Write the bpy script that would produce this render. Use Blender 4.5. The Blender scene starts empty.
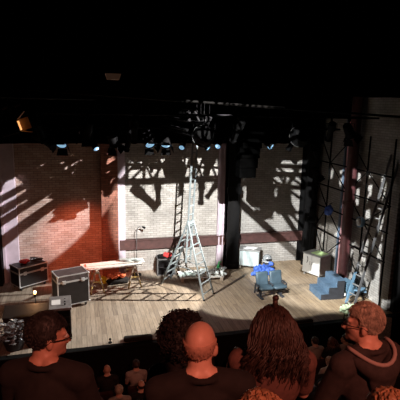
import bpy, bmesh, math, random
from mathutils import Vector, Matrix, Euler, noise
random.seed(7)
scn = bpy.context.scene
col = scn.collection
PI = math.pi
R = math.radians

# ------------------------------------------------------------------ materials
MATS = {}
def nd(nt, t, **kw):
    n = nt.nodes.new(t)
    for k, v in kw.items():
        setattr(n, k, v)
    return n

def M(name, c, rough=0.6, metal=0.0, var=0.25, scale=8.0, bump=0.0, emit=None, es=0.0, trans=0.0, spec=0.5, stretch=None):
    if name in MATS:
        return MATS[name]
    m = bpy.data.materials.new(name); m.use_nodes = True
    nt = m.node_tree; b = nt.nodes['Principled BSDF']
    b.inputs['Roughness'].default_value = rough
    b.inputs['Metallic'].default_value = metal
    b.inputs['Specular IOR Level'].default_value = spec
    if trans:
        b.inputs['Transmission Weight'].default_value = trans
    tc = nd(nt, 'ShaderNodeTexCoord'); no = nd(nt, 'ShaderNodeTexNoise')
    no.inputs['Scale'].default_value = scale; no.inputs['Detail'].default_value = 4
    if stretch:
        mp = nd(nt, 'ShaderNodeMapping'); mp.inputs['Scale'].default_value = stretch
        nt.links.new(tc.outputs['Object'], mp.inputs['Vector']); nt.links.new(mp.outputs['Vector'], no.inputs['Vector'])
    else:
        nt.links.new(tc.outputs['Object'], no.inputs['Vector'])
    rp = nd(nt, 'ShaderNodeValToRGB')
    rp.color_ramp.elements[0].position = 0.3; rp.color_ramp.elements[1].position = 0.7
    rp.color_ramp.elements[0].color = [x * (1 - var) for x in c] + [1]
    rp.color_ramp.elements[1].color = [min(1, x * (1 + var)) for x in c] + [1]
    nt.links.new(no.outputs['Fac'], rp.inputs['Fac']); nt.links.new(rp.outputs['Color'], b.inputs['Base Color'])
    if bump:
        bp = nd(nt, 'ShaderNodeBump'); bp.inputs['Strength'].default_value = bump; bp.inputs['Distance'].default_value = 0.02
        nt.links.new(no.outputs['Fac'], bp.inputs['Height']); nt.links.new(bp.outputs['Normal'], b.inputs['Normal'])
    if emit:
        b.inputs['Emission Color'].default_value = list(emit) + [1]; b.inputs['Emission Strength'].default_value = es
    MATS[name] = m
    return m

def bricks(name, axes, c1, c2, mortar, bw=0.23, rh=0.078, stain=0.35, msize=0.008):
    """brick wall; axes = which world axes run along / up the wall"""
    m = bpy.data.materials.new(name); m.use_nodes = True
    nt = m.node_tree; b = nt.nodes['Principled BSDF']; b.inputs['Roughness'].default_value = 0.85
    b.inputs['Specular IOR Level'].default_value = 0.2
    tc = nd(nt, 'ShaderNodeTexCoord'); sp = nd(nt, 'ShaderNodeSeparateXYZ'); cb = nd(nt, 'ShaderNodeCombineXYZ')
    nt.links.new(tc.outputs['Object'], sp.inputs[0])
    nt.links.new(sp.outputs[axes[0]], cb.inputs[0]); nt.links.new(sp.outputs[axes[1]], cb.inputs[1])
    br = nd(nt, 'ShaderNodeTexBrick')
    br.inputs['Scale'].default_value = 1; br.inputs['Brick Width'].default_value = bw; br.inputs['Row Height'].default_value = rh
    br.inputs['Mortar Size'].default_value = msize; br.inputs['Mortar Smooth'].default_value = 0.4
    br.inputs['Color1'].default_value = c1 + (1,); br.inputs['Color2'].default_value = c2 + (1,); br.inputs['Mortar'].default_value = mortar + (1,)
    nt.links.new(cb.outputs[0], br.inputs['Vector'])
    no = nd(nt, 'ShaderNodeTexNoise'); no.inputs['Scale'].default_value = 2.2; no.inputs['Detail'].default_value = 6
    nt.links.new(tc.outputs['Object'], no.inputs['Vector'])
    mr = nd(nt, 'ShaderNodeMapRange'); mr.inputs['From Min'].default_value = 0.3; mr.inputs['From Max'].default_value = 0.75
    mr.inputs['To Min'].default_value = 1.0; mr.inputs['To Max'].default_value = 1.0 - stain
    nt.links.new(no.outputs['Fac'], mr.inputs['Value'])
    mx = nd(nt, 'ShaderNodeMix', data_type='RGBA', blend_type='MULTIPLY'); mx.inputs['Factor'].default_value = 1
    nt.links.new(br.outputs['Color'], mx.inputs['A']); nt.links.new(mr.outputs['Result'], mx.inputs['B'])
    nt.links.new(mx.outputs['Result'], b.inputs['Base Color'])
    bp = nd(nt, 'ShaderNodeBump', invert=True); bp.inputs['Strength'].default_value = 0.7; bp.inputs['Distance'].default_value = 0.012
    nt.links.new(br.outputs['Fac'], bp.inputs['Height']); nt.links.new(bp.outputs['Normal'], b.inputs['Normal'])
    MATS[name] = m
    return m

def planks(name):
    m = bpy.data.materials.new(name); m.use_nodes = True
    nt = m.node_tree; b = nt.nodes['Principled BSDF']; b.inputs['Roughness'].default_value = 0.55
    b.inputs['Specular IOR Level'].default_value = 0.3
    tc = nd(nt, 'ShaderNodeTexCoord'); sp = nd(nt, 'ShaderNodeSeparateXYZ'); cb = nd(nt, 'ShaderNodeCombineXYZ')
    nt.links.new(tc.outputs['Object'], sp.inputs[0]); nt.links.new(sp.outputs[1], cb.inputs[0]); nt.links.new(sp.outputs[0], cb.inputs[1])
    br = nd(nt, 'ShaderNodeTexBrick'); br.inputs['Scale'].default_value = 1; br.inputs['Brick Width'].default_value = 2.1
    br.inputs['Row Height'].default_value = 0.13; br.inputs['Mortar Size'].default_value = 0.004
    br.inputs['Color1'].default_value = (0.36, 0.28, 0.19, 1); br.inputs['Color2'].default_value = (0.24, 0.18, 0.12, 1)
    br.inputs['Mortar'].default_value = (0.10, 0.075, 0.055, 1)
    nt.links.new(cb.outputs[0], br.inputs['Vector'])
    mp = nd(nt, 'ShaderNodeMapping'); mp.inputs['Scale'].default_value = (9, 0.9, 1)
    nt.links.new(tc.outputs['Object'], mp.inputs['Vector'])
    no = nd(nt, 'ShaderNodeTexNoise'); no.inputs['Scale'].default_value = 2.5; no.inputs['Detail'].default_value = 8; no.inputs['Roughness'].default_value = 0.7
    nt.links.new(mp.outputs['Vector'], no.inputs['Vector'])
    rp = nd(nt, 'ShaderNodeValToRGB'); rp.color_ramp.elements[0].position = 0.3; rp.color_ramp.elements[1].position = 0.68
    rp.color_ramp.elements[0].color = (0.62, 0.6, 0.58, 1); rp.color_ramp.elements[1].color = (1.2, 1.17, 1.1, 1)
    nt.links.new(no.outputs['Fac'], rp.inputs['Fac'])
    mx = nd(nt, 'ShaderNodeMix', data_type='RGBA', blend_type='MULTIPLY'); mx.inputs['Factor'].default_value = 1
    nt.links.new(br.outputs['Color'], mx.inputs['A']); nt.links.new(rp.outputs['Color'], mx.inputs['B'])
    # greyer, slightly lighter planks in broad patches, most towards the left of the stage
    n2 = nd(nt, 'ShaderNodeTexNoise'); n2.inputs['Scale'].default_value = 0.9; n2.inputs['Detail'].default_value = 3
    nt.links.new(tc.outputs['Object'], n2.inputs['Vector'])
    ad = nd(nt, 'ShaderNodeMath', operation='MULTIPLY_ADD'); ad.inputs[1].default_value = -0.10; ad.inputs[2].default_value = 0.38
    nt.links.new(sp.outputs[0], ad.inputs[0])
    a2 = nd(nt, 'ShaderNodeMath', operation='ADD', use_clamp=True); nt.links.new(ad.outputs[0], a2.inputs[0]); nt.links.new(n2.outputs['Fac'], a2.inputs[1])
    m3 = nd(nt, 'ShaderNodeMath', operation='MULTIPLY', use_clamp=True); m3.inputs[1].default_value = 0.75; nt.links.new(a2.outputs[0], m3.inputs[0])
    mx2 = nd(nt, 'ShaderNodeMix', data_type='RGBA', blend_type='MIX')
    hs = nd(nt, 'ShaderNodeHueSaturation'); hs.inputs['Saturation'].default_value = 0.45; hs.inputs['Value'].default_value = 1.15
    nt.links.new(mx.outputs['Result'], hs.inputs['Color'])
    nt.links.new(m3.outputs[0], mx2.inputs['Factor']); nt.links.new(mx.outputs['Result'], mx2.inputs['A']); nt.links.new(hs.outputs['Color'], mx2.inputs['B'])
    nt.links.new(mx2.outputs['Result'], b.inputs['Base Color'])
    MATS[name] = m
    return m

BRICK = bricks('whitewashed_brick', (0, 2), (0.44, 0.42, 0.395), (0.345, 0.325, 0.30), (0.22, 0.205, 0.19))
BRICKR = bricks('whitewashed_brick_side', (1, 2), (0.45, 0.435, 0.41), (0.36, 0.345, 0.32), (0.23, 0.215, 0.20))
BRICKREDLIT = bricks('red_lit_brick', (0, 2), (0.47, 0.365, 0.32), (0.37, 0.25, 0.205), (0.22, 0.15, 0.125))  # pale brick with some of the red light put into its colour
BRICKPIER = bricks('dark_red_brick', (0, 2), (0.30, 0.13, 0.09), (0.20, 0.08, 0.055), (0.12, 0.07, 0.055))
FLOOR = planks('stage_planks')
BLACK = M('black_paint', (0.006, 0.006, 0.006), 0.7, spec=0.1)
VELVET = M('black_velvet', (0.0009, 0.0009, 0.0009), 1.0, spec=0.0)
DKMETAL = M('black_steel', (0.005, 0.0048, 0.005), 0.6, 0.0, spec=0.1)
GRIDMETAL = M('black_fixture', (0.0025, 0.0025, 0.0027), 0.7, spec=0.06)
ALU = M('aluminium', (0.46, 0.48, 0.50), 0.4, 0.2, var=0.12)
LADALU = M('ladder_aluminium', (0.17, 0.20, 0.21), 0.45, 0.2, var=0.12)
DULLALU = M('dull_aluminium', (0.16, 0.16, 0.165), 0.45, 0.5, var=0.2)
CASE = M('case_laminate', (0.011, 0.009, 0.010), 0.5, var=0.3)
CASETOP = M('case_lid_laminate', (0.07, 0.055, 0.058), 0.5, var=0.3)
RUBBER = M('rubber', (0.015, 0.015, 0.015), 0.8)
WHITEBOARD = M('white_sheet', (0.72, 0.72, 0.68), 0.6, var=0.12, scale=5)
WHITEENAMEL = M('white_enamel', (0.46, 0.46, 0.44), 0.4, var=0.06)
PALECYAN = M('pale_corrugated_sheet', (0.40, 0.46, 0.46), 0.5, var=0.1)
GREYSIDE = M('grey_panel', (0.20, 0.20, 0.195), 0.6, var=0.2)
GREENTOP = M('green_baize', (0.42, 0.58, 0.27), 0.8, var=0.15)
BLUESTEP = M('blue_painted_wood', (0.062, 0.108, 0.165), 0.6, var=0.2, scale=6)
DARKSIDE = M('dark_painted_side', (0.02, 0.022, 0.028), 0.7)
SEATBLUE = M('blue_grey_vinyl', (0.038, 0.064, 0.085), 0.5, var=0.15)
YELLOW = M('yellow_plastic', (0.85, 0.68, 0.02), 0.35, var=0.08)
YELWOOD = M('yellow_painted_wood', (0.42, 0.31, 0.11), 0.6, var=0.3)
RAWWOOD = M('pale_timber', (0.42, 0.36, 0.29), 0.7, var=0.25)
ORANGE = M('orange_cloth', (0.80, 0.17, 0.07), 0.8, var=0.35)
REDCLOTH = M('red_cloth', (0.50, 0.03, 0.03), 0.7, var=0.3)
BLUECLOTH = M('bright_blue_cloth', (0.03, 0.085, 0.36), 0.7, var=0.3)
LIGHTBLUE = M('light_blue_paint', (0.105, 0.20, 0.29), 0.5, var=0.12)
GREENPL = M('green_plastic', (0.03, 0.45, 0.12), 0.4, var=0.1)
PALEGREEN = M('pale_green_leaf', (0.50, 0.60, 0.40), 0.7, var=0.3, scale=12)
DARKWOOD = M('dark_varnished_wood', (0.015, 0.009, 0.007), 0.6, var=0.3, stretch=(1, 8, 8))
LEDGERED = M('oxblood_paint', (0.06, 0.024, 0.021), 0.65, var=0.3)
MAROON = M('maroon_paint', (0.085, 0.028, 0.03), 0.5, var=0.25)
LAVLITPLASTER = M('lavender_lit_plaster', (0.46, 0.39, 0.45), 0.8, var=0.12, scale=3)  # lavender light on the pilasters put into the plaster colour
PINKLITPLASTER = M('pink_lit_plaster', (0.66, 0.38, 0.42), 0.8, var=0.2, scale=6)  # pinkish light on the strip put into the plaster colour
PAPER = M('white_paper', (0.8, 0.8, 0.8), 0.7, var=0.04)
GLINTLEAF = M('glint_speckled_leaf', (0.26, 0.29, 0.31), 0.15, var=0.85, scale=30)  # pale specks in the leaf colour stand for glitter
GLASS = M('smoked_shiny_plastic', (0.25, 0.27, 0.28), 0.12, 0.3, var=0.3)
GLINTLENS = M('glint_lens', (0.5, 0.7, 0.9), 0.2, emit=(0.35, 0.68, 1.0), es=0.55, var=0.05)  # weak glow imitating blue-white glints of light on the fixtures
LENSOFF = M('dark_lens', (0.012, 0.016, 0.02), 0.2, var=0.1)
WARMLENS = M('warm_lens', (0.8, 0.5, 0.3), 0.3, emit=(1.0, 0.45, 0.15), es=1.2, var=0.05)
BULB = M('lit_bulb', (1, 0.8, 0.6), 0.3, emit=(1.0, 0.42, 0.13), es=7, var=0.02)
CLOTHBLK = M('black_cotton', (0.010, 0.008, 0.008), 0.9, var=0.3, scale=20)
CLOTHBRN = M('rust_brown_knit', (0.13, 0.062, 0.050), 0.9, var=0.2, scale=40)
CLOTHCHAR = M('charcoal_fleece', (0.034, 0.025, 0.024), 0.9, var=0.25, scale=30)
HOODTRIM = M('pale_hood_edge', (0.36, 0.27, 0.25), 0.8, var=0.15)
CLOTHPALE = M('pale_shirt', (0.40, 0.35, 0.33), 0.85, var=0.15)
DENIM = M('dark_denim', (0.03, 0.035, 0.05), 0.85, var=0.2)
SKIN = M('skin', (0.62, 0.36, 0.27), 0.5, var=0.10, scale=14)
SKIND = M('tanned_skin', (0.46, 0.25, 0.18), 0.5, var=0.10, scale=14)
EYE = M('eye_white', (0.7, 0.68, 0.65), 0.2, var=0.05)
HBLACK = M('black_hair', (0.012, 0.010, 0.010), 0.6, var=0.4, scale=30)
HBROWN = M('dark_brown_hair', (0.040, 0.024, 0.019), 0.5, var=0.5, scale=25)
HAUB = M('auburn_hair', (0.14, 0.052, 0.030), 0.45, var=0.6, scale=18)
HSAND = M('sandy_grey_hair', (0.40, 0.33, 0.26), 0.6, var=0.4, scale=40)
HGING = M('ginger_blond_hair', (0.33, 0.17, 0.09), 0.5, var=0.5, scale=25)
SEATFAB = M('dark_red_plush', (0.04, 0.010, 0.012), 0.9, var=0.3)
CARPET = M('dark_carpet', (0.012, 0.010, 0.010), 1.0, var=0.3, spec=0)

# ------------------------------------------------------------------ mesh helpers
class MB:
    def __init__(s):
        s.bm = bmesh.new()
    def _m(s, verts, mat):
        bmesh.ops.transform(s.bm, matrix=mat, verts=verts)
    def box(s, c, sz, rot=(0, 0, 0), bev=0.0):
        g = bmesh.ops.create_cube(s.bm, size=1)
        v = g['verts']
        s._m(v, Matrix.Diagonal((sz[0], sz[1], sz[2], 1)))
        if bev:
            es = list({e for x in v for e in x.link_edges})
            r = bmesh.ops.bevel(s.bm, geom=es, offset=bev, segments=2, affect='EDGES', profile=0.5)
            v = list({x for f in r['faces'] for x in f.verts} | {x for x in v if x.is_valid})
        s._m(v, Matrix.Translation(Vector(c)) @ Euler(rot).to_matrix().to_4x4())
        return s
    def bar(s, p0, p1, w, h):
        """rectangular bar from p0 to p1"""
        p0, p1 = Vector(p0), Vector(p1); d = p1 - p0
        q = d.to_track_quat('Z', 'Y')
        g = bmesh.ops.create_cube(s.bm, size=1); v = g['verts']
        s._m(v, Matrix.Translation((p0 + p1) / 2) @ q.to_matrix().to_4x4() @ Matrix.Diagonal((w, h, d.length, 1)))
        return s
    def cyl(s, p0, p1, r0, r1=None, seg=12, cap=True):
        r1 = r0 if r1 is None else r1
        p0, p1 = Vector(p0), Vector(p1); d = p1 - p0
        q = d.to_track_quat('Z', 'Y')
        bmesh.ops.create_cone(s.bm, cap_ends=cap, segments=seg, radius1=r0, radius2=r1, depth=d.length,
                              matrix=Matrix.Translation((p0 + p1) / 2) @ q.to_matrix().to_4x4())
        return s
    def tube(s, pts, r, seg=6):
        pts = [Vector(p) for p in pts]; n = len(pts)
        rs = r if isinstance(r, (list, tuple)) else [r] * n
        rings = []
        for i, p in enumerate(pts):
            d = (pts[min(i + 1, n - 1)] - pts[max(i - 1, 0)])
            if d.length < 1e-7: d = Vector((0, 0, 1))
            q = d.normalized().to_track_quat('Z', 'Y')
            rings.append([s.bm.verts.new(p + q @ Vector((math.cos(2 * PI * k / seg) * rs[i], math.sin(2 * PI * k / seg) * rs[i], 0))) for k in range(seg)])
        for a, b in zip(rings, rings[1:]):
            for k in range(seg):
                s.bm.faces.new((a[k], a[(k + 1) % seg], b[(k + 1) % seg], b[k]))
        s.bm.faces.new(rings[0][::-1]); s.bm.faces.new(rings[-1])
        return s
    def ball(s, c, r, seg=16, rings=10, mat=None, jit=0.0, js=3.0):
        r = r if isinstance(r, (list, tuple)) else (r, r, r)
        m = Matrix.Translation(Vector(c)) @ (mat or Matrix()) @ Matrix.Diagonal((r[0], r[1], r[2], 1))
        off = Vector(c) * 7
        def put(p):
            p = Vector(p)
            if jit: p *= 1 + jit * noise.noise(p * js + off)
            return s.bm.verts.new(m @ p)
        top, bot = put((0, 0, 1)), put((0, 0, -1)); R_ = []
        for a in range(1, rings):
            th = PI * a / rings; z, q = math.cos(th), math.sin(th)
            R_.append([put((q * math.cos(2 * PI * k / seg), q * math.sin(2 * PI * k / seg), z)) for k in range(seg)])
        nf = s.bm.faces.new
        for k in range(seg):
            k2 = (k + 1) % seg
            nf((top, R_[0][k], R_[0][k2])); nf((bot, R_[-1][k2], R_[-1][k]))
            for a, b in zip(R_, R_[1:]): nf((a[k], b[k], b[k2], a[k2]))
        return s
    def ico(s, c, r, sub=1):
        bmesh.ops.create_icosphere(s.bm, subdivisions=sub, radius=r, matrix=Matrix.Translation(Vector(c))); return s
    def cap(s, p0, p1, r0, r1, seg=12):
        """tapered capsule"""
        s.cyl(p0, p1, r0, r1, seg); s.ball(p0, r0, seg, 8); s.ball(p1, r1, seg, 8); return s
    def lathe(s, prof, mat=None, seg=24):
        rings = []
        nv = []
        for r, z in prof:
            ring = [s.bm.verts.new((r * math.cos(2 * PI * k / seg), r * math.sin(2 * PI * k / seg), z)) for k in range(seg)]
            rings.append(ring); nv += ring
        for a, b in zip(rings, rings[1:]):
            for k in range(seg):
                s.bm.faces.new((a[k], a[(k + 1) % seg], b[(k + 1) % seg], b[k]))
        s.bm.faces.new(rings[0][::-1]); s.bm.faces.new(rings[-1])
        if mat: s._m(nv, mat)
        return s
    def prism(s, pts, d0, d1, axis='Y'):
        """polygon pts in (a,b) extruded along axis; Y: (x,z), X: (y,z), Z: (x,y)"""
        def P(a, b, d):
            return {'Y': (a, d, b), 'X': (d, a, b), 'Z': (a, b, d)}[axis]
        A = [s.bm.verts.new(P(a, b, d0)) for a, b in pts]; B = [s.bm.verts.new(P(a, b, d1)) for a, b in pts]
        n = len(pts)
        s.bm.faces.new(A); s.bm.faces.new(B[::-1])
        for k in range(n):
            s.bm.faces.new((A[k], B[k], B[(k + 1) % n], A[(k + 1) % n]))
        return s
    def build(s, name, mat, parent=None, loc=None, smooth=False):
        bmesh.ops.recalc_face_normals(s.bm, faces=s.bm.faces[:])
        me = bpy.data.meshes.new(name); s.bm.to_mesh(me); s.bm.free()
        if smooth:
            for p in me.polygons: p.use_smooth = True
        me.materials.append(mat)
        o = bpy.data.objects.new(name, me); col.objects.link(o)
        if parent: o.parent = parent
        if loc: o.location = loc
        return o

PENDING = []
def remesh(o, vox, smooth=4):
    """fuse overlapping volumes into one continuous surface (baked together at the end)"""
    md = o.modifiers.new('r', 'REMESH'); md.mode = 'VOXEL'; md.voxel_size = vox; md.use_smooth_shade = True
    sm = o.modifiers.new('s', 'SMOOTH'); sm.iterations = smooth; sm.factor = 0.5
    PENDING.append(o)
    return o
def bake_pending():
    dg = bpy.context.evaluated_depsgraph_get()
    res = [(o, bpy.data.meshes.new_from_object(o.evaluated_get(dg))) for o in PENDING]
    for o, me in res:
        old = o.data; o.modifiers.clear(); o.data = me; me.name = old.name + '_fused'
        if not me.materials: me.materials.append(old.materials[0])
        for p in me.polygons: p.use_smooth = True

def tag(o, label=None, cat=None, group=None, kind=None):
    for k, v in (('label', label), ('category', cat), ('group', group), ('kind', kind)):
        if v: o[k] = v
    return o
def thing(name, label, cat, loc=(0, 0, 0), rz=0, group=None):
    o = bpy.data.objects.new(name, None); col.objects.link(o)
    o.empty_display_size = 0.1; o.location = loc; o.rotation_euler = (0, 0, rz)
    return tag(o, label, cat, group)
def kids(o): return [c for c in bpy.data.objects if c.parent == o]
def copy_tree(o, parent=None):
    c = o.copy(); col.objects.link(c)
    if parent: c.parent = parent
    for ch in kids(o): copy_tree(ch, c)
    return c
def structure(name, mb, mat, smooth=False):
    return tag(mb.build(name, mat, smooth=smooth), kind='structure')
ORD = ['first', 'second', 'third', 'fourth', 'fifth', 'sixth', 'seventh', 'eighth', 'ninth', 'tenth', 'eleventh', 'twelfth', 'thirteenth', 'fourteenth']

# ------------------------------------------------------------------ the setting (metres; x along the stage, y upstage, z up from stage floor)
BW = 16.1      # back wall
RW = 9.0       # right wall
structure('floor', MB().box((3.2, 13.6, -0.05), (13.0, 5.4, 0.1)), FLOOR)
structure('wall_back', MB().box((5.42, BW + .15, 4.5), (7.76, .3, 9.2)), BRICK)
structure('wall_left', MB().box((-0.27, BW + .15, 4.5), (3.62, .3, 9.2)), BRICKREDLIT)
structure('wall_right', MB().box((RW + .15, 13.7, 4.0), (.3, 5.1, 10.2)), BRICKR)
structure('trim_1', MB().box((5.0, BW - .05, 1.03), (7.3, .16, .35), bev=.01).box((5.0, BW - .07, 1.215), (7.3, .2, .04)), LEDGERED)
structure('pier_brick', MB().box((1.07, BW - .16, 4.5), (.56, .4, 9.0)), BRICKPIER)
structure('trim_2', MB().box((1.49, BW - .04, 4.5), (.26, .12, 9)).box((1.38, BW - .09, 4.5), (.04, .2, 9)), LAVLITPLASTER)
structure('trim_3', MB().box((-2.17, BW - .1, 4.5), (.42, .24, 9)).box((-2.40, BW - .14, 4.5), (.08, .34, 9)), LAVLITPLASTER)
structure('trim_4', MB().box((5.17, BW - .05, 4.5), (.25, .14, 9)).box((5.10, BW - .14, 4.5), (.05, .06, 9)).box((5.24, BW - .14, 4.5), (.04, .06, 9)), LAVLITPLASTER)
# steel stanchions standing proud of the back wall, H-section
def stanchion(name, x, y, w, d):
    m = MB().box((x, y, 4.5), (w * .25, d, 9)).box((x, y - d / 2, 4.5), (w, .05, 9)).box((x, y + d / 2, 4.5), (w, .05, 9))
    for z in (.12, 1.3, 3.0):
        m.box((x, y - d / 2, z), (w * 1.15, .1, .24))
    return structure(name, m, DKMETAL)
stanchion('column_back', 5.54, BW - .26, .46, .4)
stanchion('column_corner', 8.62, BW - .3, .42, .5)
structure('column_left', MB().box((-2.62, BW - .3, 4.5), (.3, .5, 9)), DKMETAL)
structure('column_right', MB().cyl((8.72, 13.2, 0), (8.72, 13.2, 9), .17, seg=28).cyl((8.72, 13.2, 0), (8.72, 13.2, .1), .25, seg=28).cyl((8.72, 13.2, 2.9), (8.72, 13.2, 3.0), .2, seg=28), MAROON, smooth=False)
structure('trim_5', MB().box((RW - .05, 13.68, 4.5), (.12, .34, 9)), PINKLITPLASTER)
structure('trim_6', MB().box((RW - .06, 13.95, 4.5), (.14, .07, 9)), M('slate_blue_paint', (.12, .17, .24), .6))
# stage front, stalls, walls of the auditorium, ceiling
structure('stage_front', MB().box((3.2, 10.86, -.68), (13.0, .12, 1.16)).box((3.2, 10.86, -.04), (13.0, .2, .09), bev=.01), BLACK)
structure('floor_stalls', MB().box((3.5, 6.5, -1.3), (16, 9.4, .1)), CARPET)
structure('wall_wing', MB().box((-3.6, 13.6, 4.4), (.2, 5.4, 10.2)), BLACK)
structure('wall_house_right', MB().box((11.5, 4.3, 4.0), (.2, 13.8, 13)), BLACK)
structure('wall_house_left', MB().box((-5.0, 4.3, 4.0), (.2, 13.8, 13)), BLACK)
structure('ceiling', MB().box((3.2, 7, 10.6), (17, 19, .2)), VELVET)
structure('wall_proscenium_right', MB().box((10.3, 11.1, 4.0), (2.4, .2, 10.4)), BLACK)

# ------------------------------------------------------------------ overhead: borders, pipes, trusses
def border(name, label, y, zb, zt, x0, x1, sag=(0, 0)):
    """black velvet border with soft vertical folds, closed thickness"""
    m = MB(); n = 220; rows = []
    for off in (0, .012):
        for t in (0, 1):
            ring = []
            for i in range(n + 1):
                u = i / n; x = x0 + (x1 - x0) * u
                zz = (zb + sag[0] * (1 - u) + sag[1] * u + .012 * math.sin(u * 47)) if t == 0 else zt
                ring.append(m.bm.verts.new((x, y + off + .05 * math.sin(u * 130) * (1 - .5 * t), zz)))
            rows.append(ring)
    a, b, c, d = rows
    for i in range(n):
        m.bm.faces.new((a[i], a[i + 1], b[i + 1], b[i])); m.bm.faces.new((c[i], d[i], d[i + 1], c[i + 1]))
        m.bm.faces.new((a[i], c[i], c[i + 1], a[i + 1])); m.bm.faces.new((b[i], b[i + 1], d[i + 1], d[i]))
    o = m.build(name, VELVET, smooth=True)
    return tag(o, label, 'curtain')
border('stage_border', 'wide black border curtain across the top of the stage, its hem nearest the audience', 10.5, 6.34, 10.2, -4, 10.5, (.1, -.06))
border('stage_border', 'added black cloth that darkens the upper back wall behind the rear lighting pipe', 15.45, 4.72, 10.2, -3.4, 8.9)  # black sheet added to keep the upper wall as dark as its shade
border('stage_border', 'black border curtain hanging just behind the front border, above the lit wall', 13.5, 5.75, 10.2, -3.4, 8.9)

def pipe(name, label, p0, p1, r=.03, mat=None, cat='pipe', group=None):
    o = MB().cyl(p0, p1, r, seg=10).build(name, mat or GRIDMETAL, smooth=True)
    return tag(o, label, cat, group)
pipe('border_pipe', 'thin dark pipe sloping across the stage just below the front border curtain', (-2.2, 10.42, 6.32), (8.9, 10.42, 5.80), .03, M('scuffed_pipe', (.004, .0036, .0034), .6, spec=.05))
pipe('lighting_pipe', 'long black lighting pipe across the stage that carries the lamps with blue glints', (-3.3, 14.4, 5.3), (8.9, 14.4, 5.3))
pipe('lighting_pipe', 'long black lighting pipe nearer the front with large round lamps', (-3.3, 12.3, 5.75), (8.9, 12.3, 5.75))

def truss(name, label, p0, p1, w, h, bays, r=.025, rb=.015, cat='truss', mat=None):
    """box truss from p0 to p1 (bottom-centre line): four chords, lacing per face"""
    p0, p1 = Vector(p0), Vector(p1); d = (p1 - p0); L = d.length; d.normalize()
    up = Vector((0, 0, 1)); sd = d.cross(up).normalized(); up = sd.cross(d)
    t = thing(name, label, cat, tuple(p0))
    c = [sd * (w / 2), -sd * (w / 2), sd * (w / 2) + up * h, -sd * (w / 2) + up * h]
    m = MB()
    for q in c: m.cyl(q, q + d * L, r, seg=8)
    m.build('chords', mat or GRIDMETAL, t, smooth=True)
    m = MB()
    for k in range(bays + 1):
        s0 = d * (L * k / bays)
        m.cyl(c[0] + s0, c[2] + s0, rb, seg=6); m.cyl(c[1] + s0, c[3] + s0, rb, seg=6)
        m.cyl(c[0] + s0, c[1] + s0, rb, seg=6); m.cyl(c[2] + s0, c[3] + s0, rb, seg=6)
        if k < bays:
            s1 = d * (L * (k + 1) / bays)
            A, B = (s0, s1) if k % 2 else (s1, s0)
            m.cyl(c[0] + A, c[2] + B, rb, seg=6); m.cyl(c[1] + A, c[3] + B, rb, seg=6); m.cyl(c[2] + A, c[3] + B, rb, seg=6)
    m.build('lacing', mat or GRIDMETAL, t, smooth=True)
    return t

# stage lamps ---------------------------------------------------------------
def make_lamp(kind):
    t = thing('stage_light', 'x', 'stage light')
    m = MB(); m.box((0, 0, 0), (.05, .09, .1), bev=.01).cyl((0, 0, -.05), (0, 0, -.11), .014, seg=8)
    m.build('clamp', GRIDMETAL, t)
    m = MB(); wq = .17 if kind != 'round' else .3
    m.tube([(-wq, 0, -.11 - wq * 1.2), (-wq, 0, -.11), (wq, 0, -.11), (wq, 0, -.11 - wq * 1.2)], .012, 6)
    m.build('yoke', GRIDMETAL, t)
    zc = -.11 - wq * 1.2
    if kind == 'profile':
        prof = [(.07, .30), (.11, .28), (.125, .06), (.10, .04), (.085, -.05), (.085, -.34), (.105, -.36), (.105, -.42), (.09, -.42), (.088, -.40)]
    elif kind == 'round':
        prof = [(.12, .16), (.22, .13), (.27, .0), (.285, -.10), (.30, -.12), (.30, -.15), (.27, -.15), (.265, -.13)]
    else:
        prof = [(.06, .22), (.12, .20), (.14, .05), (.15, -.16), (.165, -.18), (.165, -.22), (.145, -.22), (.14, -.2)]
    bo = MB().lathe(prof).build('housing', GRIDMETAL, t, (0, 0, zc), smooth=False)
    z1 = prof[-1][1]; r1 = prof[-1][0]
    le = MB().lathe([(r1, z1 + .0), (r1 * .8, z1 - .015), (r1 * .3, z1 - .03), (.005, z1 - .032)]).build('lens', LENSOFF, bo, smooth=True)
    if kind == 'fresnel':
        m = MB()
        for a in range(4):
            q = Matrix.Rotation(a * PI / 2, 4, 'Z')
            v = [q @ Vector(p) for p in ((-.13, .16, -.22), (.13, .16, -.22), (.17, .26, -.40), (-.17, .26, -.40))]
            n2 = (v[1] - v[0]).cross(v[2] - v[0]).normalized() * .004
            A = [m.bm.verts.new(x) for x in v]; B = [m.bm.verts.new(x + n2) for x in v]
            m.bm.faces.new(A); m.bm.faces.new(B[::-1])
            for k in range(4): m.bm.faces.new((A[k], B[k], B[(k + 1) % 4], A[(k + 1) % 4]))
        m.build('barn_door', GRIDMETAL, bo)
    if kind == 'round':
        m = MB(); m.tube([(.305 * math.cos(a * PI / 16), .305 * math.sin(a * PI / 16), -.16) for a in range(33)], .012, 6)
        m.build('rim', M('worn_rim', (.02, .02, .019), .5), bo, smooth=True)
    return t
PROTO = {k: make_lamp(k) for k in ('profile', 'fresnel', 'round')}
USED = set()
def lamp(kind, loc, rz, tilt, label, lit=None, group='stage lamps hanging over the stage', scale=1.0, roll=0):
    if kind not in USED:
        o = PROTO[kind]; USED.add(kind)
    else:
        o = copy_tree(PROTO[kind])
    o.location = loc; o.rotation_euler = (0, 0, rz); o.scale = (scale,) * 3
    o['label'] = label; o['group'] = group
    for c in kids(o):
        if c.name.startswith('housing'):
            c.rotation_euler = (tilt, roll, 0)
            for g in kids(c):
                if g.name.startswith('lens'):
                    g.data = g.data.copy(); g.data.materials[0] = lit or LENSOFF
    return o
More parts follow.
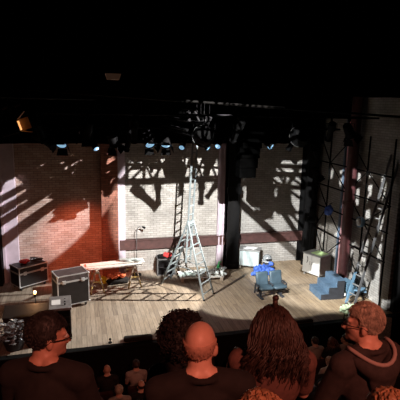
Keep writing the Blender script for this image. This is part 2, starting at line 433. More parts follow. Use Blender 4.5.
# lamps of the rear pipe, left to right; glowing lenses imitate glints on them
k = 0
for x, kind, rz, tl, lit, ds in [(-.95, 'profile', 2.0, -.9, 0, 'dark'), (-.38, 'fresnel', -.2, -.75, 1, 'pale blue'), (.44, 'profile', .5, -.9, 1, 'slim blue'), (1.1, 'fresnel', 2.4, -.5, 0, 'dark'),
                                 (1.62, 'profile', .4, .6, 0, 'dark'), (2.20, 'fresnel', .2, -.8, 1, 'bright blue'), (2.76, 'fresnel', -.3, -.7, 1, 'bright blue'), (3.36, 'profile', -.5, -1.0, 1, 'slim blue'),
                                 (3.86, 'profile', .8, -.9, 1, 'pale blue'), (4.58, 'profile', -.6, -1.1, 1, 'slim blue'), (5.05, 'profile', .3, -1.1, 1, 'pale blue'), (6.02, 'profile', .7, -1.1, 1, 'slim blue'),
                                 (6.47, 'profile', -.9, -1.0, 1, 'pale blue'), (7.2, 'profile', .6, .6, 0, 'dark')]:
    lamp(kind, (x, 14.4, 5.24), rz, tl, '%s stage light on the rear lighting pipe, %s from the left' % (ds, ORD[k]), GLINTLENS if lit else None, 'lamps on the rear lighting pipe')
    k += 1
for k, (x, kind, rz, tl) in enumerate([(-.9, 'profile', 2.4, -.5), (.3, 'fresnel', .3, .6), (1.5, 'profile', 3.0, -.5), (3.42, 'round', 3.1, -1.25), (4.4, 'profile', 3.5, -.6), (6.35, 'round', 3.1, -1.2), (7.3, 'profile', 2.8, -.8), (7.9, 'fresnel', 2.0, -.7)]):
    lamp(kind, (x, 12.3, 5.69), rz, tl, '%s black stage light on the front lighting pipe, %s from the left' % ({'round': 'wide round', 'profile': 'long', 'fresnel': 'flapped'}[kind], ORD[k]), None, 'lamps on the front lighting pipe')

# line of loudspeakers curving down beside the dark stanchion
t = thing('line_array_speaker', 'black hanging column of loudspeakers curving down in front of the back wall', 'loudspeaker', (5.15, 13.2, 5.95))
zz, ang, xx = 0.0, 0.0, 0.0
for i in range(7):
    cb = MB().box((0, 0, -.15), (.86 - i * .055, .42, .29), bev=.02).build('cabinet', VELVET, t, (xx, 0, zz)); cb.rotation_euler = (0, ang, 0)
    MB().box((0, -.215, -.15), (.78 - i * .055, .012, .23)).build('grille', VELVET, cb)
    zz -= .295; xx -= .022; ang -= .0
MB().box((0, 0, .1), (.5, .3, .05)).cyl((-.15, 0, .1), (-.15, 0, 2), .008, seg=6).cyl((.15, 0, .1), (.15, 0, 2), .008, seg=6).build('rigging_frame', DKMETAL, t)

# warm barn-door lantern near the left
t = thing('stage_lantern', 'box lantern glowing orange inside its flaps at the far left of the overhead', 'stage light', (-1.05, 9.4, 5.55), R(0))
hd = MB().box((-.14, 0, 0), (.34, .26, .24), bev=.02).box((-.14, 0, .14), (.2, .1, .06)).box((-.14, 0, .19), (.1, .06, .06)).build('housing', BLACK, t); hd.rotation_euler = (0, R(-18), 0)
m = MB().box((.04, 0, 0), (.012, .2, .18)); m.build('lens', WARMLENS, hd)
WARMFLAP = M('bronze_flap', (.40, .22, .10), .5)
for a, (c, s_, r_) in enumerate([((.13, 0, .17), (.19, .28, .006), (0, R(-32), 0)), ((.13, 0, -.15), (.19, .28, .006), (0, R(25), 0)), ((.13, .16, 0), (.19, .006, .22), (0, 0, R(28)))]):
    MB().box(c, s_, r_).build('barn_door', WARMFLAP, hd)
MB().tube([(-.14, -.16, 0), (-.14, -.16, .3), (-.14, .16, .3), (-.14, .16, 0)], .012).cyl((-.14, 0, .3), (-.14, 0, .52), .016).build('yoke', BLACK, t)
for (x, z) in ((-.2, .33), (.02, .38)):
    MB().box((x, 0, z), (.11, .05, .035), (0, R(-20), 0)).build('bracket', WARMFLAP, t)
pipe('house_pipe', 'short black pipe that the orange lantern hangs from', (-4.9, 9.4, 6.09), (.4, 9.4, 6.09), .03)

t = thing('ceiling_light', 'tiny dim amber ceiling lamp in the dark above the stage', 'ceiling light', (.79, 10.0, 6.61))
MB().prism([(-.16, 0), (.16, 0), (.12, -.12), (-.12, -.12)], -.1, .1, 'Y').build('lamp_shade', M('dim_amber_shade', (.3, .2, .14), .6, emit=(1, .5, .3), es=.02), t)
MB().cyl((0, 0, 0), (0, 0, 3.9), .01, seg=6).build('drop_rod', BLACK, t)

# trusses and bars over the auditorium and the wings (the key lights shine through them)
LC = Vector((3.5, 1.5, 9.5)); LA = Vector((-1.0, 2.5, 9.5)); LD = Vector((5.5, 11.5, 7.0))
def thru(L, X, z, Y):
    W = Vector((X, BW, z)); return L + (W - L) * ((Y - L.y) / (W.y - L.y))
def frame_truss(name, label, L, Y, members, lo):
    t = thing(name, label, 'truss', lo); o = Vector(lo)
    mags = (BW - L.y) / (Y - L.y)
    for nm, w, pts in members:
        m = MB()
        for a, b in zip(pts, pts[1:]):
            m.cyl(thru(L, a[0], a[1], Y) - o, thru(L, b[0], b[1], Y) - o, w / 2 / mags, seg=8)
        m.build(nm, GRIDMETAL, t)
    return t
# flat lattice truss over the centre of the auditorium
mem = [('chord', .26, [(.6, 3.30), (6.2, 3.40)]), ('chord', .3, [(.6, 4.22), (6.2, 4.32)])]
for x in (1.7, 2.3, 3.27, 3.63, 4.05, 4.55, 5.1): mem.append(('post', .13 if x != 4.05 else .22, [(x, 3.3), (x, 4.3)]))
for a, b in ((1.4, 2.25), (1.75, 2.7), (2.55, 3.2), (2.65, 2.2), (3.25, 2.75), (3.68, 4.0), (4.12, 4.5), (4.5, 4.1), (5.05, 4.6), (3.3, 3.6)): mem.append(('brace', .10, [(a, 3.3), (b, 4.25)]))
frame_truss('lighting_truss', 'flat black lattice truss hung above the auditorium, centre', LC, 5.0, mem, (3.5, 5.0, 8.0))
for k, (x, z, rz, tl, sc, kd) in enumerate([(2.25, 3.35, 1.35, -.9, .40, 'profile'), (2.80, 3.32, .3, -.12, .27, 'profile'), (3.64, 3.35, 0, 0, .16, 'fresnel'), (4.42, 3.32, .2, .1, .29, 'profile'), (4.88, 3.35, -1.3, -.7, .25, 'profile')]):
    lamp(kd, thru(LC, x, z, 5.0), rz, tl, 'small black stage light under the centre auditorium truss, %s from the left' % ORD[k], None, 'lamps on the centre auditorium truss', sc)
# braced frame over the left of the auditorium
mem = [('shadow_strut', .30, [(5.5, 2.83), (8.9, -.15)]), ('shadow_strut', .22, [(6.6, 3.5), (8.9, .45)]), ('rail', .14, [(6.9, 2.22), (8.6, 1.92)]), ('rail', .2, [(5.6, 3.2), (10.8, 2.75)]), ('rail', .2, [(5.5, 3.95), (8.8, 3.75)]), ('brace', .16, [(7.9, 3.1), (8.4, 3.9)]), ('brace', .14, [(8.7, 3.0), (8.0, 3.8)]),
       ('chord', .18, [(5.4, 3.55), (12.5, 3.3)]), ('shadow_strut', .14, [(6.2, 3.95), (8.5, 2.5)]), ('shadow_strut', .12, [(7.2, 3.9), (8.7, 2.9)]), ('brace', .12, [(6.3, 3.9), (6.9, 3.2)]), ('brace', .12, [(7.7, 3.2), (7.1, 3.9)]),
       ('brace', .10, [(6.0, 3.1), (6.5, 3.9)]), ('shadow_strut', .12, [(7.4, 2.6), (8.7, 1.3)])]
mem += [('shadow_strut', 2.4, [(9.4, 4.9), (15.6, 1.9)]), ('chord', 0.36, [(8.8, 1.6), (12.8, .6)]), ('chord', 0.34, [(8.8, .5), (12.8, -.8)]), ('chord', 0.34, [(9.0, 2.5), (12.8, 1.7)]),  # first, widest member is an added light mask shading the upper right wall
        ('post', 0.58, [(9.5, 4), (9.2, -1.)]), ('post', 0.34, [(10.3, 4), (10.2, -1.5)]), ('post', 0.51, [(11.1, 4), (11.2, -2)]), ('post', 0.34, [(12.0, 3.8), (12.2, -2)]),
        ('brace', 0.22, [(9.0, .3), (10.2, 2.3)]), ('brace', 0.22, [(10.3, .2), (9.2, 1.6)]), ('brace', 0.22, [(10.2, 1.2), (11.3, 2.6)]), ('brace', 0.22, [(11.2, 1.0), (10.3, 2.6)]), ('brace', 0.22, [(11.2, -.6), (12.4, 1.4)]), ('brace', 0.22, [(12.2, -.8), (11.1, 1.2)]), ('brace', 0.20, [(9.3, -.9), (10.3, .6)])]
mem += [('chord', .45, [(9.5, -.6), (13.5, -2.6)]), ('brace', .28, [(11, -.5), (12.5, -2.8)]), ('brace', .28, [(12.5, -.3), (11.2, -2.4)]), ('brace', .26, [(12.6, 1), (13.6, -1.5)]), ('post', .45, [(12.9, 3), (13.2, -3)]), ('brace', .22, [(10, -.2), (11.2, -1.6)]), ('brace', .22, [(13.0, -.4), (13.9, .8)]), ('post', .9, [(14.2, 2.5), (14.6, -4.5)])]  # unseen members added to break up light on the right wall
frame_truss('lighting_truss', 'cross-braced black lighting frame hung above the left of the auditorium', LA, 4.5, mem, (.4, 4.5, 8.4))
for k, (x, z, rz, tl, sc, kd) in enumerate([(6.75, 3.35, .9, -.4, .28, 'fresnel'), (7.15, 3.1, -.5, -.5, .22, 'profile'), (7.75, 3.3, -.3, -.3, .26, 'fresnel'), (9.6, 2.9, .2, .2, .36, 'profile'), (10.4, 2.4, .2, .3, .34, 'fresnel'), (11.4, 1.6, .5, -.4, .34, 'fresnel'), (12.3, .2, .3, .3, .28, 'profile'), (11.0, -.3, -.4, .2, .26, 'fresnel')]):
    lamp(kd, thru(LA, x, z, 4.5), rz, tl, 'small black stage light under the left auditorium frame, %s from the left' % ORD[k], None, 'lamps on the left auditorium frame', sc)
def mask(name, label, y, x0, x1, z0, z1):  # unseen cloths added to cut the key lights off the upper wall
    o = MB().box(((x0 + x1) / 2, y, (z0 + z1) / 2), (x1 - x0, .03, z1 - z0)).build(name, VELVET); tag(o, label, 'curtain')
mask('light_mask', 'unseen black cloth added above the centre auditorium truss to block the key light', 4.9, 2.4, 4.8, 8.27, 9.2)
mask('light_mask', 'unseen black cloth added above the left auditorium frame to block the key light', 4.42, -.4, 1.6, 8.73, 9.4)
# stage lamps hung in the way of the grid light over the left of the stage
for k, (x, z, rz, tl, sc, kd) in enumerate([(-1.25, 3.75, .3, .4, .4, 'fresnel'), (-.55, 3.7, .9, -.5, .5, 'profile'), (.1, 3.6, -.4, -.3, .5, 'fresnel'), (.55, 3.3, .5, .5, .42, 'profile'), (-.2, 2.95, .2, -.8, .36, 'fresnel')]):
    p = thru(LD, x, z, 13.1)
    lamp(kd, p, rz, tl, 'small black stage light hung over the left of the stage, %s from the left' % ORD[k], None, 'lamps over the left of the stage', sc)
    pipe('drop_rod', 'thin black rod dropping to the %s small stage light over the left of the stage' % ORD[k], tuple(p), (p.x, p.y, 10.4), .012, None, 'pipe', 'drop rods over the left of the stage')
# upstage-downstage bars over the left half of the stage
for k, (px, pz, r, s_) in enumerate([(-1.9, 2.45, .045, .36), (-1.9, 3.15, .04, .36), (-1.0, 3.3, .04, .34), (-1.9, 1.75, .03, .34), (0.2, 3.3, .05, .4), (-1.9, 3.75, .05, .33)]):
    x = LD.x + s_ * (px - LD.x); z = LD.z + s_ * (pz - LD.z)
    pipe('overhead_bar', 'black bar running front to back over the left of the stage, one of several', (x, 11.9, z), (x, BW - .02, z), r, None, 'pipe', 'bars over the left of the stage')

# ------------------------------------------------------------------ stage props
def road_case(name, label, loc, rz, w, d, h, topmat, lid=.2, edge=.03, castors=True):
    t = thing(name, label, 'flight case', loc, rz)
    z0 = .13 if castors else .02
    MB().box((0, 0, (z0 + h - lid) / 2), (w, d, h - lid - z0)).build('body', CASE, t)
    ld = MB().box((0, 0, h - lid / 2), (w, d, lid - .008)).build('lid', topmat, t)
    m = MB(); e = edge; g = .006
    for sx in (-1, 1):
        for sy in (-1, 1):
            m.box((sx * (w / 2 - e / 2 + g), sy * (d / 2 - e / 2 + g), (z0 + h) / 2), (e, e, h - z0 + .005))
    for z in (z0 + e / 2 - g, h - e / 2 + g, h - lid - e * .45, h - lid + e * .45):
        for s in (-1, 1):
            m.box((0, s * (d / 2 - e / 2 + g), z), (w + 2 * g, e, e * .9)); m.box((s * (w / 2 - e / 2 + g), 0, z), (e, d + 2 * g, e * .9))
    m.build('edge_trim', ALU, t)
    for sx in (-1, 1):
        for sy in (-1, 1):
            for z in (z0 + .02, h - .02): MB().ball((sx * (w / 2 - .01), sy * (d / 2 - .01), z), .038, 10, 6).build('corner_cap', ALU, t, smooth=True)
    for sx in (-1, 1):
        m = MB().box((sx * w * .3, -d / 2 - .012, h - lid), (.11, .02, .12), bev=.008).cyl((sx * w * .3, -d / 2 - .03, h - lid - .02), (sx * w * .3, -d / 2 - .01, h - lid - .02), .025)
        m.build('latch', ALU, t)
    MB().box((w / 2 + .008, 0, h * .55), (.016, .2, .13)).tube([(w / 2 + .02, -.07, h * .55), (w / 2 + .05, -.07, h * .53), (w / 2 + .05, .07, h * .53), (w / 2 + .02, .07, h * .55)], .01).build('handle', RUBBER, t)
    if castors:
        for sx in (-1, 1):
            for sy in (-1, 1):
                x, y = sx * (w / 2 - .09), sy * (d / 2 - .09)
                MB().cyl((x - .02, y, .05), (x + .02, y, .05), .05, seg=16).box((x, y, .105), (.07, .08, .05)).build('castor', RUBBER, t)
    return t
road_case('flight_case', 'large black flight case with silver edges and closed lid, biggest of the cases', (-.28, 13.62, 0), R(18), .94, .60, 1.06, CASETOP)
road_case('flight_case', 'flight case at far left against the red wall with a red cloth on top', (-1.62, 15.46, 0), R(33), 1.0, .62, .78, CASE)
m = MB(); rnd = random.Random(3)
for i in range(9): m.ball((rnd.uniform(-.16, .16), rnd.uniform(-.1, .1), .04 + rnd.uniform(0, .04)), (.10, .07, .045), 10, 7, Matrix.Rotation(rnd.uniform(0, 3), 4, 'Z'), .3)
o = m.build('cloth', REDCLOTH, None, (-1.78, 15.50, .785)); remesh(o, .02, 3); tag(o, 'crumpled red cloth lying on the far left flight case', 'cloth')
m = MB()
for i in range(6): m.tube([(.17 * math.cos(a / 3) * (1 + .05 * i), .11 * math.sin(a / 3 + i), .02 + .018 * i) for a in range(20)], .012, 6)
o = m.build('cable_coil', RUBBER, None, (-1.38, 15.62, .785), True); tag(o, 'black coiled cable on the far left flight case', 'cable')
# small rack in front
t = thing('equipment_rack', 'small black equipment rack with a grey sloped top, nearest the stage edge', 'equipment rack', (-.52, 11.76, 0), R(2))
MB().box((0, 0, .44), (.52, .6, .78), bev=.01).build('body', CASE, t)
tp = MB().box((0, -.01, .885), (.56, .66, .07), (R(6), 0, 0), .012).build('top', M('grey_lid', (.20, .19, .19), .5), t)
MB().box((-.1, -.02, .926), (.22, .26, .006), (R(6), 0, 0)).build('paper_sheet', PAPER, tp)
for i in range(3): MB().cyl((.12, -.18 + i * .16, .91), (.12, -.18 + i * .16, .945), .022, .018, 10).build('knob', BLACK, tp)
for z in (.72, .52, .30):
    MB().box((0, -.305, z), (.46, .012, .16), bev=.004).build('drawer', DKMETAL, t)
MB().box((-.12, -.316, .72), (.1, .01, .025)).build('display', M('amber_display', (.3, .2, .08), .3, emit=(1, .6, .2), es=.15), t)
for sx in (-1, 1):
    for sy in (-1, 1): MB().cyl((sx * .2, sy * .24, 0), (sx * .2, sy * .24, .06), .03).build('foot', RUBBER, t)

# desk with a slanted dark panel and the bare bulb
t = thing('dark_desk', 'dark varnished desk with a slanted front panel at the left of the stage', 'desk', (-1.38, 12.1, 0), R(-2))
MB().box((0, 0, .60), (1.15, .50, .05), (R(18), 0, 0), .01).build('top', DARKWOOD, t)
MB().box((0, -.24, .36), (1.1, .03, .36)).build('front_panel', DARKWOOD, t)
for sx in (-1, 1):
    for sy in (-1, 1): MB().box((sx * .5, sy * .2, .27), (.05, .05, .54)).build('leg', DARKWOOD, t)
t = thing('ghost_light', 'bare glowing bulb on a thin stand behind the dark desk', 'lamp', (-1.2, 12.55, 0))
MB().lathe([(.16, 0), (.16, .02), (.03, .05), (.02, .06)]).build('base', DKMETAL, t)
MB().cyl((0, 0, .05), (0, 0, .80), .013).build('pole', DKMETAL, t)
MB().cyl((0, 0, .79), (0, 0, .86), .025).build('socket', BLACK, t)
MB().ball((0, 0, .91), (.04, .04, .052), 16, 12).build('bulb', BULB, t, smooth=True)

# glossy plant at the stage edge
t = thing('potted_plant', 'glittering dark leafy plant at the stage edge in the lower left', 'plant', (-1.62, 11.3, 0))
MB().lathe([(.2, 0), (.27, .26), (.29, .27), (.29, .30), (.25, .30), (.24, .26)]).build('pot', DARKSIDE, t)
rnd = random.Random(5); m = MB(); ms = MB()
for i in range(260):
    a = rnd.uniform(0, 2 * PI); rr = rnd.uniform(.05, .5); h = .28 + rnd.uniform(0, .42) * (1.1 - rr)
    c = Vector((rr * math.cos(a) * 1.1, rr * math.sin(a) * .9, h))
    q = Euler((rnd.uniform(-1, 1), rnd.uniform(-1, 1), rnd.uniform(0, 6.3))).to_matrix()
    L = rnd.uniform(.05, .10); W = L * .36
    pts = [Vector((-L, 0, 0)), Vector((-L * .3, W, .012)), Vector((L * .4, W * .8, .012)), Vector((L, 0, -.01)), Vector((L * .4, -W * .8, .012)), Vector((-L * .3, -W, .012))]
    A = [m.bm.verts.new(c + q @ p) for p in pts]; B = [m.bm.verts.new(c + q @ (p + Vector((0, 0, .004)))) for p in pts]
    m.bm.faces.new(A); m.bm.faces.new(B[::-1])
    for j in range(6): m.bm.faces.new((A[j], B[j], B[(j + 1) % 6], A[(j + 1) % 6]))
    if i % 9 == 0: ms.tube([(0, 0, .25), (c.x * .5, c.y * .5, h * .8), tuple(c)], .006, 5)
m.build('foliage', GLINTLEAF, t); ms.build('stem', DARKSIDE, t)

# long white boards on two sawhorses
def sawhorse(label, loc, rz):
    t = thing('sawhorse', label, 'sawhorse', loc, rz, 'sawhorses under the white boards')
    MB().box((0, 0, .725), (.07, .86, .06)).build('beam', RAWWOOD, t)
    for sy in (-1, 1):
        for sx in (-1, 1):
            lg = MB().bar((sx * .05, sy * .36, .72), (sx * .22, sy * .42, .0), .045, .03).build('leg', RAWWOOD, t)
            MB().bar((sx * .159, sy * .3985, .26), (sx * .221, sy * .421, -.0), .05, .035).build('painted_foot', YELWOOD, lg)
        MB().box((0, sy * .40, .38), (.26, .025, .04)).build('brace', YELWOOD, t)
    return t
sawhorse('sawhorse with yellow feet under the left end of the white boards', (.52, 14.72, 0), R(2))
sawhorse('sawhorse with yellow feet under the right end of the white boards', (1.72, 14.92, 0), R(6))
for i, (dx, dy, z, L, w, rz, lb) in enumerate([(0, .12, .775, 2.1, .34, 5, 'lower white board laid across the two sawhorses'), (-.03, -.22, .775, 1.95, .28, 4, 'narrow white board at the front of the two sawhorses'),
                                               (.06, .08, .805, 1.9, .30, 7, 'upper white board of the pair stacked on the sawhorses')]):
    o = MB().box((0, 0, 0), (L, w, .028), bev=.006).build('board', WHITEBOARD, None, (1.08 + dx, 14.82 + dy, z)); o.rotation_euler = (0, 0, R(rz)); tag(o, lb, 'board', 'white boards on the sawhorses')
m = MB(); rnd = random.Random(11)
for i in range(12): m.ball((rnd.uniform(-.34, .34), rnd.uniform(-.1, .1), .03), (.16, .07, .04), 10, 7, Matrix.Rotation(rnd.uniform(-.4, .4), 4, 'Z'), .3)
o = m.build('dust_sheet', PALECYAN, None, (1.72, 14.95, .825)); remesh(o, .02, 3); tag(o, 'rumpled pale dust sheet on the right end of the boards', 'sheet')

t = thing('hard_hat', 'yellow hard hat on the floor beside the left sawhorse', 'hard hat', (.76, 15.30, 0))
MB().lathe([(.155, 0), (.15, .05), (.135, .11), (.10, .16), (.05, .185), (.005, .19)]).box((0, 0, .17), (.03, .2, .05), bev=.01).build('shell', YELLOW, t, smooth=True)
MB().lathe([(.15, .0), (.185, .0), (.185, .014), (.15, .02)]).ball((0, -.15, .012), (.12, .1, .012), 14, 6).build('brim', YELLOW, t, smooth=True)
t = thing('work_bag', 'black tool bag on the floor between the sawhorses', 'bag', (1.24, 15.05, 0), R(8))
m = MB().ball((0, 0, .11), (.40, .16, .12), 18, 10, None, .15).box((0, 0, .05), (.7, .26, .1), bev=.04); b_ = m.build('body', CLOTHBLK, t); remesh(b_, .02, 3)
MB().tube([(-.2, -.05, .2), (-.14, -.07, .3), (.14, -.07, .3), (.2, -.05, .2)], .014).build('handle', CLOTHBLK, t)
m = MB(); rnd = random.Random(8)
for i in range(16): m.ball((rnd.uniform(-.26, .26), rnd.uniform(-.1, .1), rnd.uniform(.02, .13)), (.10, .06, .05), 10, 7, Matrix.Rotation(rnd.uniform(0, 3), 4, 'Z') @ Matrix.Rotation(rnd.uniform(-.6, .6), 4, 'X'), .3)
o = m.build('safety_vest', ORANGE, None, (1.2, 15.02, .21)); remesh(o, .018, 2); tag(o, 'crumpled orange safety vest heaped on the black tool bag', 'vest')

# hook-topped stand
t = thing('work_lamp_stand', 'thin upright stand with a hooked top in front of the pale wall', 'lamp stand', (1.98, 15.72, 0))
MB().lathe([(.17, 0), (.17, .025), (.03, .05)]).build('base', DKMETAL, t)
MB().tube([(0, 0, .03), (0, 0, 1.62), (.03, 0, 1.72), (.09, 0, 1.78), (.17, 0, 1.79), (.22, 0, 1.77)], .014, 8).build('pole', DULLALU, t, smooth=True)
MB().cyl((.20, 0, 1.78), (.30, 0, 1.72), .03, .05).build('lamp_head', DKMETAL, t)
# open crate with silver edges and boxing-glove-like red bundle
t = thing('equipment_crate', 'open black crate with silver edges beside the tall ladder', 'crate', (3.02, 15.68, 0), R(-4))
m = MB(); w, d, h = .62, .46, .60
m.box((0, d / 2 - .01, h / 2), (w, .02, h)).box((-w / 2 + .01, 0, h / 2), (.02, d, h)).box((w / 2 - .01, 0, h / 2), (.02, d, h)).box((0, 0, .02), (w, d, .04)).box((0, 0, h - .01), (w, d, .02))
m.build('body', CASE, t)
MB().box((0, 0, h * .5), (w - .04, d - .03, .02)).build('shelf', CASE, t)
m = MB()
for x in (-1, 1):
    for y in (-1, 1): m.box((x * w / 2, y * d / 2, h / 2), (.035, .035, h))
for z in (.02, h):
    for s in (-1, 1): m.box((0, s * d / 2, z), (w, .035, .035)).box((s * w / 2, 0, z), (.035, d, .035))
m.build('edge_trim', DULLALU, t)
m = MB(); rnd = random.Random(2)
for i in range(8): m.ball((rnd.uniform(-.1, .1), rnd.uniform(-.06, .06), .05 + rnd.uniform(0, .12)), (.075, .06, .06), 10, 7, None, .3)
o = m.build('cloth', REDCLOTH, None, (3.08, 15.62, .615)); remesh(o, .018, 2); tag(o, 'red cloth bundle sitting on the open crate', 'cloth')
m = MB().box((0, 0, .04), (.26, .2, .08), bev=.02); o = m.build('toolbox', DKMETAL, None, (2.86, 15.72, .615)); tag(o, 'small black box on the open crate beside the red bundle', 'box')

# trestle ladder with an extending centre section -----------------------------
t = thing('trestle_ladder', 'tall aluminium trestle ladder standing in the middle of the stage', 'ladder', (3.45, 14.1, 0))
O = Vector((3.45, 14.1, 0)); e = Vector((.68, .735, 0)).normalized()
def ladder_side(name, f0, f1, a0, a1, n, mat, rr=.028, rg=.014, skip=0, depth=.055):
    f0, f1, a0, a1 = map(Vector, (f0, f1, a0, a1))
    g = MB()
    for p, q in ((f0, a0), (f1, a1)): g.bar(p, q, .032, depth)
    sdo = g.build(name, mat, t)
    for i in range(n):
        u = (i + .6) / n
        MB().bar(f0.lerp(a0, u), f1.lerp(a1, u), .03, .03).build('rung', mat, sdo)
    g = MB()
    for p in (f0, f1): g.box(p + Vector((0, 0, .02)), (.06, .06, .04))
    if f0.z < .1: g.build('feet', RUBBER, sdo)
    else: g.bm.free()
    return sdo
ap = Vector((3.52, 14.08, 2.32)) - O
ladder_side('side_frame', Vector((2.67, 14.66, 0)) - O, Vector((3.11, 15.14, 0)) - O, ap - e * .16, ap + e * .16, 8, LADALU)
ladder_side('side_frame', Vector((3.74, 13.04, 0)) - O, Vector((4.20, 13.50, 0)) - O, ap - e * .16, ap + e * .16, 8, LADALU)
cb_, ct_ = Vector((3.47, 14.1, .96)) - O, Vector((3.63, 14.1, 4.95)) - O
ladder_side('extension', cb_ - e * .15, cb_ + e * .15, ct_ - e * .15, ct_ + e * .15, 14, LADALU)
MB().bar(ap - e * .2 - Vector((0, 0, .03)), ap + e * .2 - Vector((0, 0, .03)), .07, .10).build('hinge_bracket', LADALU, t)
g = MB()
for s in (-1, 1):
    p = Vector((2.89, 14.9, 0)) - O; q = Vector((3.97, 13.27, 0)) - O
    g.bar(p.lerp(ap, .36) + e * s * .27, q.lerp(ap, .36) + e * s * .27, .02, .02)
g.build('spreader', LADALU, t)

# low pallet with crumpled sheets
t = thing('low_pallet', 'low pale pallet lying behind the tall ladder', 'pallet', (4.15, 15.0, 0), R(-4))
for i in range(6): MB().box((0, -.32 + i * .13, .13), (1.55, .11, .025)).build('slat', WHITEBOARD, t)
for x in (-.7, 0, .7): MB().box((x, 0, .058), (.09, .76, .116)).build('bearer', RAWWOOD, t)
m = MB(); rnd = random.Random(21)
for i in range(42): m.ball((rnd.uniform(-.4, .5), rnd.uniform(-.25, .25), rnd.uniform(.02, .10)), (rnd.uniform(.08, .17), .05, .05), 10, 7, Matrix.Rotation(rnd.uniform(0, 3), 4, 'Z') @ Matrix.Rotation(rnd.uniform(-.5, .5), 4, 'Y'), .4)
o = m.build('dust_sheet', M('pale_cyan_sheet', (.66, .74, .74), .7, var=.15), None, (4.55, 14.98, .145)); remesh(o, .018, 1); tag(o, 'crumpled white plastic sheet heaped on the right of the pallet', 'sheet')
m = MB(); rnd = random.Random(22)
for i in range(14): m.ball((rnd.uniform(-.3, .3), rnd.uniform(-.15, .15), rnd.uniform(.01, .04)), (.14, .07, .03), 10, 7, Matrix.Rotation(rnd.uniform(0, 3), 4, 'Z'), .4)
o = m.build('dust_sheet', M('pale_mint_sheet', (.62, .76, .72), .7, var=.12), None, (3.72, 14.95, .145)); remesh(o, .018, 2); tag(o, 'flat pale mint sheet on the left of the pallet', 'sheet')
t = thing('spray_bottle', 'green plastic bottle standing among the crumpled sheets', 'bottle', (4.86, 15.12, .18))
MB().lathe([(.06, 0), (.062, .16), (.05, .2), (.022, .23), (.022, .26)]).build('body', GREENPL, t, smooth=True)
MB().cyl((0, 0, .26), (0, 0, .31), .02).box((.03, 0, .31), (.1, .03, .03)).build('cap', GREENPL, t)

# pale corrugated chest on legs at the back
t = thing('storage_chest', 'pale corrugated chest on short legs against the back wall', 'chest', (6.27, 15.66, 0), R(-29))
MB().box((0, 0, .42), (.74, .46, .60)).build('body', GREYSIDE, t)
m = MB(); n = 14
prof = [(-.36 + .72 * i / (n * 2), -.232 - (.022 if i % 2 else 0)) for i in range(n * 2 + 1)]
m.prism(prof + [(.36, -.225), (-.36, -.225)], .14, .70, 'Z'); m.build('front_panel', PALECYAN, t)
MB().box((0, 0, .74), (.79, .52, .045), bev=.01).build('lid', GREYSIDE, t)
for sx in (-1, 1):
    for sy in (-1, 1): MB().bar((sx * .31, sy * .18, .13), (sx * .34, sy * .2, 0), .045, .045).build('leg', RAWWOOD, t)
m = MB()
for i, (x, y, a) in enumerate([(-.1, 0, .2), (.02, .06, -.3), (.1, -.08, .6)]): m.box((x, y, .004 + i * .006), (.30, .21, .006), (0, 0, a))
o = m.build('paper_sheets', PAPER, None, (6.27, 15.66, .763)); tag(o, 'loose white papers lying on the corrugated chest', 'paper')
# blue cloth bundle with shiny helmet behind the seats
m = MB(); rnd = random.Random(31)
for i in range(40): m.ball((rnd.uniform(-.36, .36), rnd.uniform(-.16, .16), rnd.uniform(.04, .26) * 1.0), (.11, .07, .06), 10, 7, Matrix.Rotation(rnd.uniform(0, 3), 4, 'Z') @ Matrix.Rotation(rnd.uniform(-.8, .8), 4, 'X'), .4)
m.cap((-.3, -.05, .08), (-.5, -.1, .08), .07, .05).cap((.3, -.05, .08), (.48, -.08, .07), .07, .05).box((0, 0, .1), (.6, .3, .2), bev=.06)
o = m.build('blue_jacket', BLUECLOTH, None, (6.50, 14.80, .0)); o.scale = (1, 1, 1.35); remesh(o, .02, 1); tag(o, 'bright blue jacket heaped on the floor behind the double seat', 'jacket')
t = thing('motorcycle_helmet', 'shiny dark round helmet resting behind the blue jacket', 'helmet', (6.78, 15.18, 0))
MB().cyl((0, 0, 0), (0, 0, .32), .16, .14, 16).build('box_stand', DARKSIDE, t)
MB().ball((0, 0, .46), (.17, .19, .18), 22, 14).build('shell', GLASS, t, smooth=True)
MB().ball((0, -.04, .47), (.15, .165, .09), 20, 10).build('visor', M('black_visor', (.01, .01, .012), .08, var=.05), t, smooth=True)
MB().tube([(.175 * math.cos(a), .19 * math.sin(a) , .39) for a in [i * PI / 8 for i in range(17)]], .014).build('rim', ALU, t, smooth=True)

# double theatre seat ---------------------------------------------------------
t = thing('double_seat', 'pair of joined blue grey theatre seats facing the audience', 'seat', (5.95, 12.95, 0), R(2)); t.scale = (1, 1, .93)
for s in (-1, 1):
    x = s * .24
    bk = MB().box((0, 0, 0), (.43, .10, .50), bev=.045).build('backrest', SEATBLUE, t, (x, .17, .60), True); bk.rotation_euler = (R(-12), 0, 0)
    MB().box((0, -.054, 0), (.33, .02, .38), bev=.009).build('back_pad', SEATBLUE, bk)
    st = MB().box((0, 0, 0), (.44, .42, .11), bev=.045).build('seat', SEATBLUE, t, (x, -.08, .385), True); st.rotation_euler = (R(-4), 0, 0)
for x in (-.49, 0, .49):
    MB().box((x, .0, .47), (.035, .34, .035), bev=.008).bar((x, .1, .47), (x, .14, .12), .03, .06).bar((x, -.14, .47), (x, -.05, .3), .03, .05).build('armrest', DARKSIDE, t)
MB().box((0, 0, .26), (1.0, .10, .08)).build('crossbar', DARKSIDE, t)
for x in (-.36, .36):
    MB().box((x, 0, .13), (.07, .10, .26)).box((x, -.02, .015), (.1, .40, .03)).build('leg', DARKSIDE, t)

